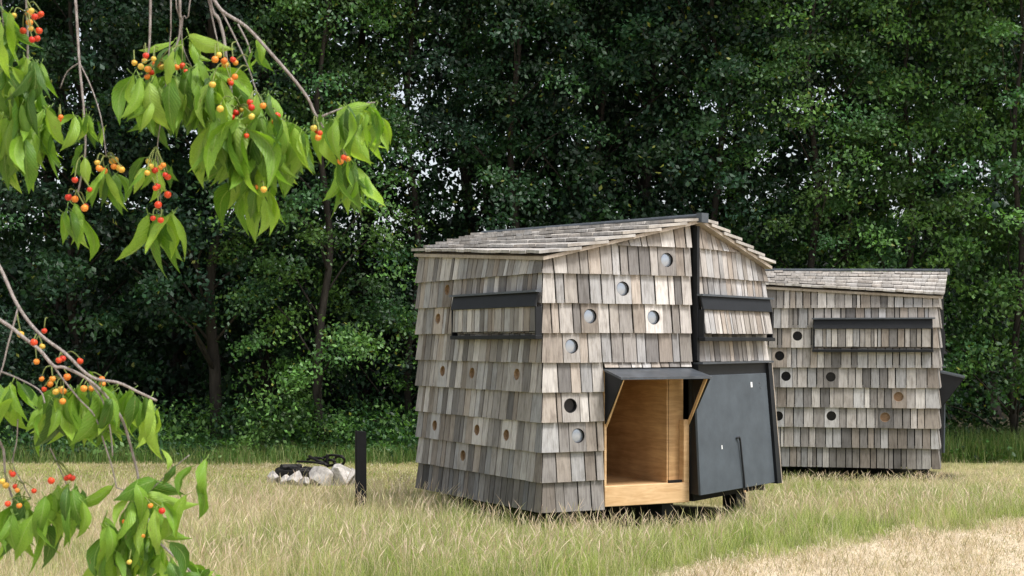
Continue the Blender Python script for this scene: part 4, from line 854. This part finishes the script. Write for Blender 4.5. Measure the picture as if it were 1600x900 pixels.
# branches: (twig polylines in the picture plane at arm's length, leaf clusters, cherries)
BR = [
 # far left hanging mass
 ([[(30, -420), (36, -120), (42, 20), (43, 90), (40, 150), (30, 215)], [(-20, -300), (-5, -60), (5, 40), (8, 170)]],
  [(42, 88, 9, 65, 95, 28), (22, 140, 10, 75, 105, 22), (62, 160, 9, 70, 100, 18), (28, 205, 10, 75, 105, 20), (4, 20, 8, 70, 100, 25), (10, 175, 9, 80, 120, 20), (70, 195, 5, 60, 90, 10), (10, 100, 6, 70, 100, 25), (48, 120, 6, 70, 90, 22)],
  [(22, 24, 'y'), (45, 22, 'o'), (49, 17, 'y'), (60, 25, 'r'), (64, 22, 'r'), (54, 26, 'o'), (46, 35, 'o'), (36, 48, 'o'), (61, 48, 'r'), (50, 62, 'r'), (58, 60, 'r'), (92, 188, 'r'), (95, 183, 'o'), (48, 45, 'y')], (45, 5)),
 # thin twig with small tuft
 ([[(118, -300), (116, -60), (120, 30), (124, 98), (128, 140), (131, 174), (133, 240), (122, 300)], [(124, 98), (105, 112), (94, 138)], [(124, 98), (142, 135), (158, 185), (166, 245)]],
  [(131, 173, 9, 48, 66, 38), (133, 238, 4, 42, 55, 28), (158, 188, 2, 45, 50, 12), (168, 262, 6, 55, 78, 30), (115, 318, 5, 65, 84, 26)],
  [(152, 254, 'y'), (155, 263, 'o'), (163, 267, 'o'), (175, 252, 'y'), (180, 250, 'y'), (178, 260, 'o'), (186, 262, 'y'), (190, 265, 'y'), (117, 281, 'o'), (140, 296, 'o'), (107, 308, 'r'), (117, 311, 'o'), (132, 325, 'o'), (134, 322, 'r')], (160, 240)),
 # twig with the long pair of leaves below
 ([[(240, -300), (236, -60), (234, 60), (230, 90)], [(268, -300), (267, 0), (266, 60), (256, 160), (246, 230), (250, 300), (252, 330)]],
  [(236, 248, 5, 52, 70, 38), (262, 248, 2, 26, 34, 40), (252, 328, 6, 78, 102, 24)],
  [(232, 252, 'y'), (236, 260, 'y'), (242, 266, 'o'), (250, 262, 'o'), (255, 258, 'o'), (258, 273, 'r'), (262, 276, 'r'), (230, 270, 'y'), (243, 294, 'r'), (246, 291, 'r'), (262, 304, 'r'), (247, 320, 'r'), (239, 341, 'r'), (251, 344, 'r')], (246, 240)),
 # left mass of the middle branch
 ([[(284, -300), (281, 0), (282, 25), (279, 62), (262, 100)], [(302, -300), (297, 0), (286, 26), (285, 70), (300, 105)], [(281, -100), (275, 0), (282, 28)]],
  [(283, 64, 8, 55, 78, 75), (218, 112, 6, 72, 96, 26), (242, 112, 7, 75, 95, 25), (268, 116, 9, 78, 100, 22), (292, 105, 8, 78, 100, 22), (312, 100, 7, 80, 100, 22), (238, 150, 3, 60, 70, 20), (300, 130, 5, 80, 100, 20)],
  [(210, 98, 'y'), (220, 104, 'y'), (228, 87, 'o'), (226, 95, 'y'), (240, 92, 'y'), (243, 100, 'o'), (231, 108, 'o'), (237, 113, 'o'), (230, 120, 'o'), (252, 104, 'y'), (264, 103, 'o'), (272, 106, 'o'), (276, 105, 'o'), (285, 103, 'r'), (290, 112, 'o'), (250, 98, 'o')], (232, 72)),
 # main middle branch, heavy with leaves
 ([[(300, -320), (325, -20), (342, 30), (350, 60), (354, 95), (360, 130), (362, 152), (372, 170), (385, 195)], [(325, -20), (350, 25), (370, 65), (388, 105), (402, 145), (425, 175), (445, 190)], [(318, -40), (332, 30), (340, 65)], [(372, 38), (388, 70), (392, 92)], [(385, 195), (400, 240), (405, 288)]],
  [(338, 112, 7, 80, 100, 22), (352, 148, 8, 85, 112, 20), (368, 182, 9, 90, 118, 20), (392, 205, 10, 85, 118, 20), (418, 185, 9, 80, 108, 22), (446, 188, 8, 78, 100, 26), (472, 202, 6, 62, 84, 20), (334, 182, 7, 90, 120, 18), (405, 286, 8, 72, 102, 15), (393, 74, 4, 42, 56, 25), (408, 148, 5, 60, 80, 25), (330, 110, 4, 80, 100, 30), (378, 230, 6, 80, 110, 16), (430, 215, 6, 80, 105, 20)],
  [(336, 93, 'o'), (342, 86, 'y'), (352, 101, 'y'), (350, 95, 'o'), (364, 93, 'o'), (368, 98, 'o'), (332, 132, 'y'), (360, 126, 'o'), (367, 120, 'o'), (361, 130, 'r'), (344, 170, 'y'), (356, 178, 'o'), (362, 183, 'o'), (369, 176, 'o'), (372, 190, 'o'), (379, 196, 'r'), (391, 160, 'o'), (393, 168, 'r'), (398, 174, 'o'), (393, 182, 'y'), (411, 165, 'o'), (371, 203, 'r'), (361, 197, 'o'), (385, 212, 'r'), (396, 213, 'r'), (384, 200, 'r'), (433, 181, 'r'), (428, 191, 'o'), (377, 172, 'y'), (400, 178, 'o'), (400, 292, 'o'), (412, 296, 'y')], (372, 152)),
 # long arching twig to the right with two tufts
 ([[(325, -20), (345, 15), (385, 42), (425, 85), (460, 125), (482, 155), (495, 182), (512, 178)], [(495, 182), (515, 215), (535, 235), (545, 250)], [(512, 178), (548, 165), (586, 160)]],
  [(512, 180, 6, 60, 84, 25), (548, 166, 8, 66, 92, 28), (582, 162, 7, 60, 85, 18), (545, 248, 9, 62, 98, 24), (560, 262, 3, 45, 60, 30), (530, 175, 5, 65, 85, 25)],
  [(496, 205, 'r'), (492, 202, 'o'), (497, 215, 'o'), (500, 208, 'r'), (537, 246, 'r'), (532, 252, 'o'), (543, 248, 'o'), (490, 200, 'y')], (495, 188)),
 # lower left branch, upper twig
 ([[(-420, 120), (-120, 300), (-20, 395), (0, 418), (28, 478), (62, 522), (102, 552), (128, 578), (150, 592), (185, 598), (215, 612), (245, 626)], [(28, 482), (12, 540), (0, 585), (-30, 640)], [(0, 580), (30, 592), (62, 610), (70, 630)]],
  [(5, 596, 6, 62, 95, 25), (20, 598, 5, 58, 80, 42), (205, 612, 5, 75, 98, 14), (225, 620, 4, 70, 90, 10), (246, 630, 2, 66, 76, 8), (185, 602, 5, 80, 100, 16)],
  [(32, 522, 'y'), (53, 535, 'r'), (66, 541, 'y'), (69, 517, 'r'), (57, 565, 'o'), (92, 563, 'r'), (98, 560, 'r'), (125, 564, 'o')], (44, 494)),
 # lower left branch, main twig
 ([[(-420, 300), (-120, 430), (0, 500), (35, 526), (62, 547), (84, 572), (100, 574), (130, 588), (158, 610), (178, 635), (193, 660), (205, 700), (215, 740), (216, 758)], [(84, 572), (98, 592), (125, 625), (148, 650), (162, 690), (175, 730), (182, 762)], [(140, 598), (160, 625), (172, 670), (176, 712)]],
  [(85, 615, 7, 72, 98, 28), (112, 598, 8, 85, 112, 22), (140, 600, 7, 88, 112, 20), (165, 598, 7, 85, 110, 16), (75, 640, 5, 50, 75, 30), (125, 640, 4, 55, 75, 15)],
  [(65, 592, 'o'), (82, 592, 'o'), (105, 589, 'o'), (69, 608, 'o'), (87, 612, 'y'), (98, 627, 'o'), (99, 611, 'o'), (131, 607, 'o'), (143, 607, 'o'), (159, 592, 'o'), (160, 600, 'o'), (95, 608, 'y'), (78, 600, 'o')], (88, 576)),
 # bottom twigs at the left
 ([[(-300, 560), (-60, 640), (0, 690), (8, 740), (22, 785), (30, 800)], [(28, 655), (26, 690), (20, 725), (36, 756), (48, 778)], [(78, 700), (88, 720), (100, 748), (106, 760)]],
  [(20, 795, 5, 70, 95, 26), (42, 775, 7, 85, 122, 26), (60, 790, 4, 70, 98, 22), (104, 758, 9, 70, 100, 28), (125, 770, 4, 65, 85, 20), (85, 765, 4, 60, 90, 20)],
  [(20, 741, 'r'), (18, 738, 'o'), (24, 760, 'r'), (3, 752, 'y'), (27, 766, 'o'), (9, 758, 'y'), (12, 787, 'o'), (53, 767, 'o'), (30, 790, 'o'), (80, 751, 'o'), (104, 747, 'r'), (113, 747, 'r'), (108, 745, 'r')], (15, 725)),
 # bottom tuft around the stub
 ([[(216, 750), (222, 778), (240, 835), (262, 860), (290, 885), (330, 935)], [(222, 778), (250, 752), (275, 728), (296, 711)], [(182, 762), (205, 770), (222, 778)]],
  [(222, 780, 9, 75, 110, 45), (205, 765, 5, 70, 95, 55), (238, 785, 6, 70, 95, 22), (242, 838, 7, 65, 95, 35), (200, 830, 6, 75, 100, 30), (285, 880, 7, 45, 70, 75), (180, 850, 6, 70, 100, 30), (255, 865, 7, 50, 80, 55), (165, 815, 4, 70, 90, 25), (330, 895, 6, 40, 60, 80)],
  [(253, 798, 'r'), (222, 837, 'o'), (202, 878, 'y'), (195, 815, 'o'), (235, 790, 'o')], (224, 780)),
]
EXPL = {9: [((245, 750), (174, 784)), ((262, 735), (255, 700)), ((286, 745), (278, 782)), ((300, 728), (283, 775)), ((322, 716), (338, 778)), ((292, 772), (268, 846)), ((310, 752), (302, 812)), ((275, 726), (262, 762))], 5: [((520, 188), (578, 158)), ((560, 170), (605, 240)), ((575, 165), (598, 225))], 6: [((236, 588-0+30), (252, 690)), ((140, 580), (150, 600))]}
for bi, (twigs, clusters, cherries, src) in enumerate(BR):
    pl = []
    dd = {}
    first = twigs[0]; root_ = None
    for ti, tw in enumerate(twigs):
        pts = [PX(x, y, CD-(.07 if bi in (6, 7) else .01)+.04*math.sin(x*.011+y*.006+bi)) for x, y in tw]
        r0 = .0023 if bi in (4, 5, 6, 7) else .0017
        if ti == 0:
            q = smooth_path(pts, 4); k = len(q); v, f = tube_vf([rel(p) for p in q], [(r0+.0012*(1-i/k)) if y_ else r0 for i, y_ in enumerate([1]*k)], 7)
            root_ = mesh('branch', v, f, M['cherry_bark'], tree, True)
        else: limb('twig', pts, r0*.8, r0*.55, root_, 6)
    for (x, y, n, l0, l1, spread) in clusters:
        n = int(round(n*(1.5 if bi < 6 else (1.2 if bi < 8 else 1.25))))
        for i in range(n):
            ang = R(random.gauss(0, spread*.62)); ln = random.uniform(l0*.8, l1*.97); bx, by = x+random.gauss(0, 8), y+random.gauss(0, 7)
            d0 = CD+random.uniform(-.08, .07); st = 14
            b_ = PX(bx+math.sin(ang)*st, by+math.cos(ang)*st*.5, d0); t_ = PX(bx+math.sin(ang)*(st+ln), by+math.cos(ang)*ln, d0+random.uniform(-.03, .03))
            put_leaf(root_, b_, t_, 1 if ang+random.gauss(0, .15) > 0 else -1)
    for (a, b2) in EXPL.get(bi, []):
        put_leaf(root_, PX(*a, CD-.05), PX(*b2, CD-.05))
    for ci, (x, y, kd) in enumerate(cherries):
        s_ = min([p for tw in twigs for p in tw if p[1] < y-3 and p[1] > -5] or [src], key=lambda p: (p[0]-x)**2+(p[1]-y)**2)
        if math.hypot(s_[0]-x, s_[1]-y) > 45: s_ = (x+random.uniform(-8, 8), y-random.uniform(14, 24))
        put_cherry(root_, x, y, 'r' if kd == 'o' and random.random() < .25 else kd, s_)
# limbs overhead and to the left that carry the branches
limb('limb', [(-2.5, 2.4, 2.3), (-1.9, 2.5, 2.85), (-1.2, CD, 3.0), (-.55, CD+.02, 2.72), (-.50, CD, 2.35)], .05, .006, tree)
limb('limb', [(-2.55, 2.35, 1.5), (-2.1, 2.5, 2.05), (-1.47, CD, 2.09)], .035, .007, tree)
limb('limb', [(-2.55, 2.35, 1.4), (-2.1, 2.5, 1.75), (-1.47, CD, 1.88)], .03, .007, tree)
limb('limb', [(-1.75, 2.53, 2.88), (-1.2, CD, 2.82), (-.93, CD, 2.72)], .02, .006, tree)
limb('limb', [(-2.5, 2.42, 1.3), (-1.9, 2.6, 1.5), (-1.325, CD, 1.57)], .02, .006, tree)
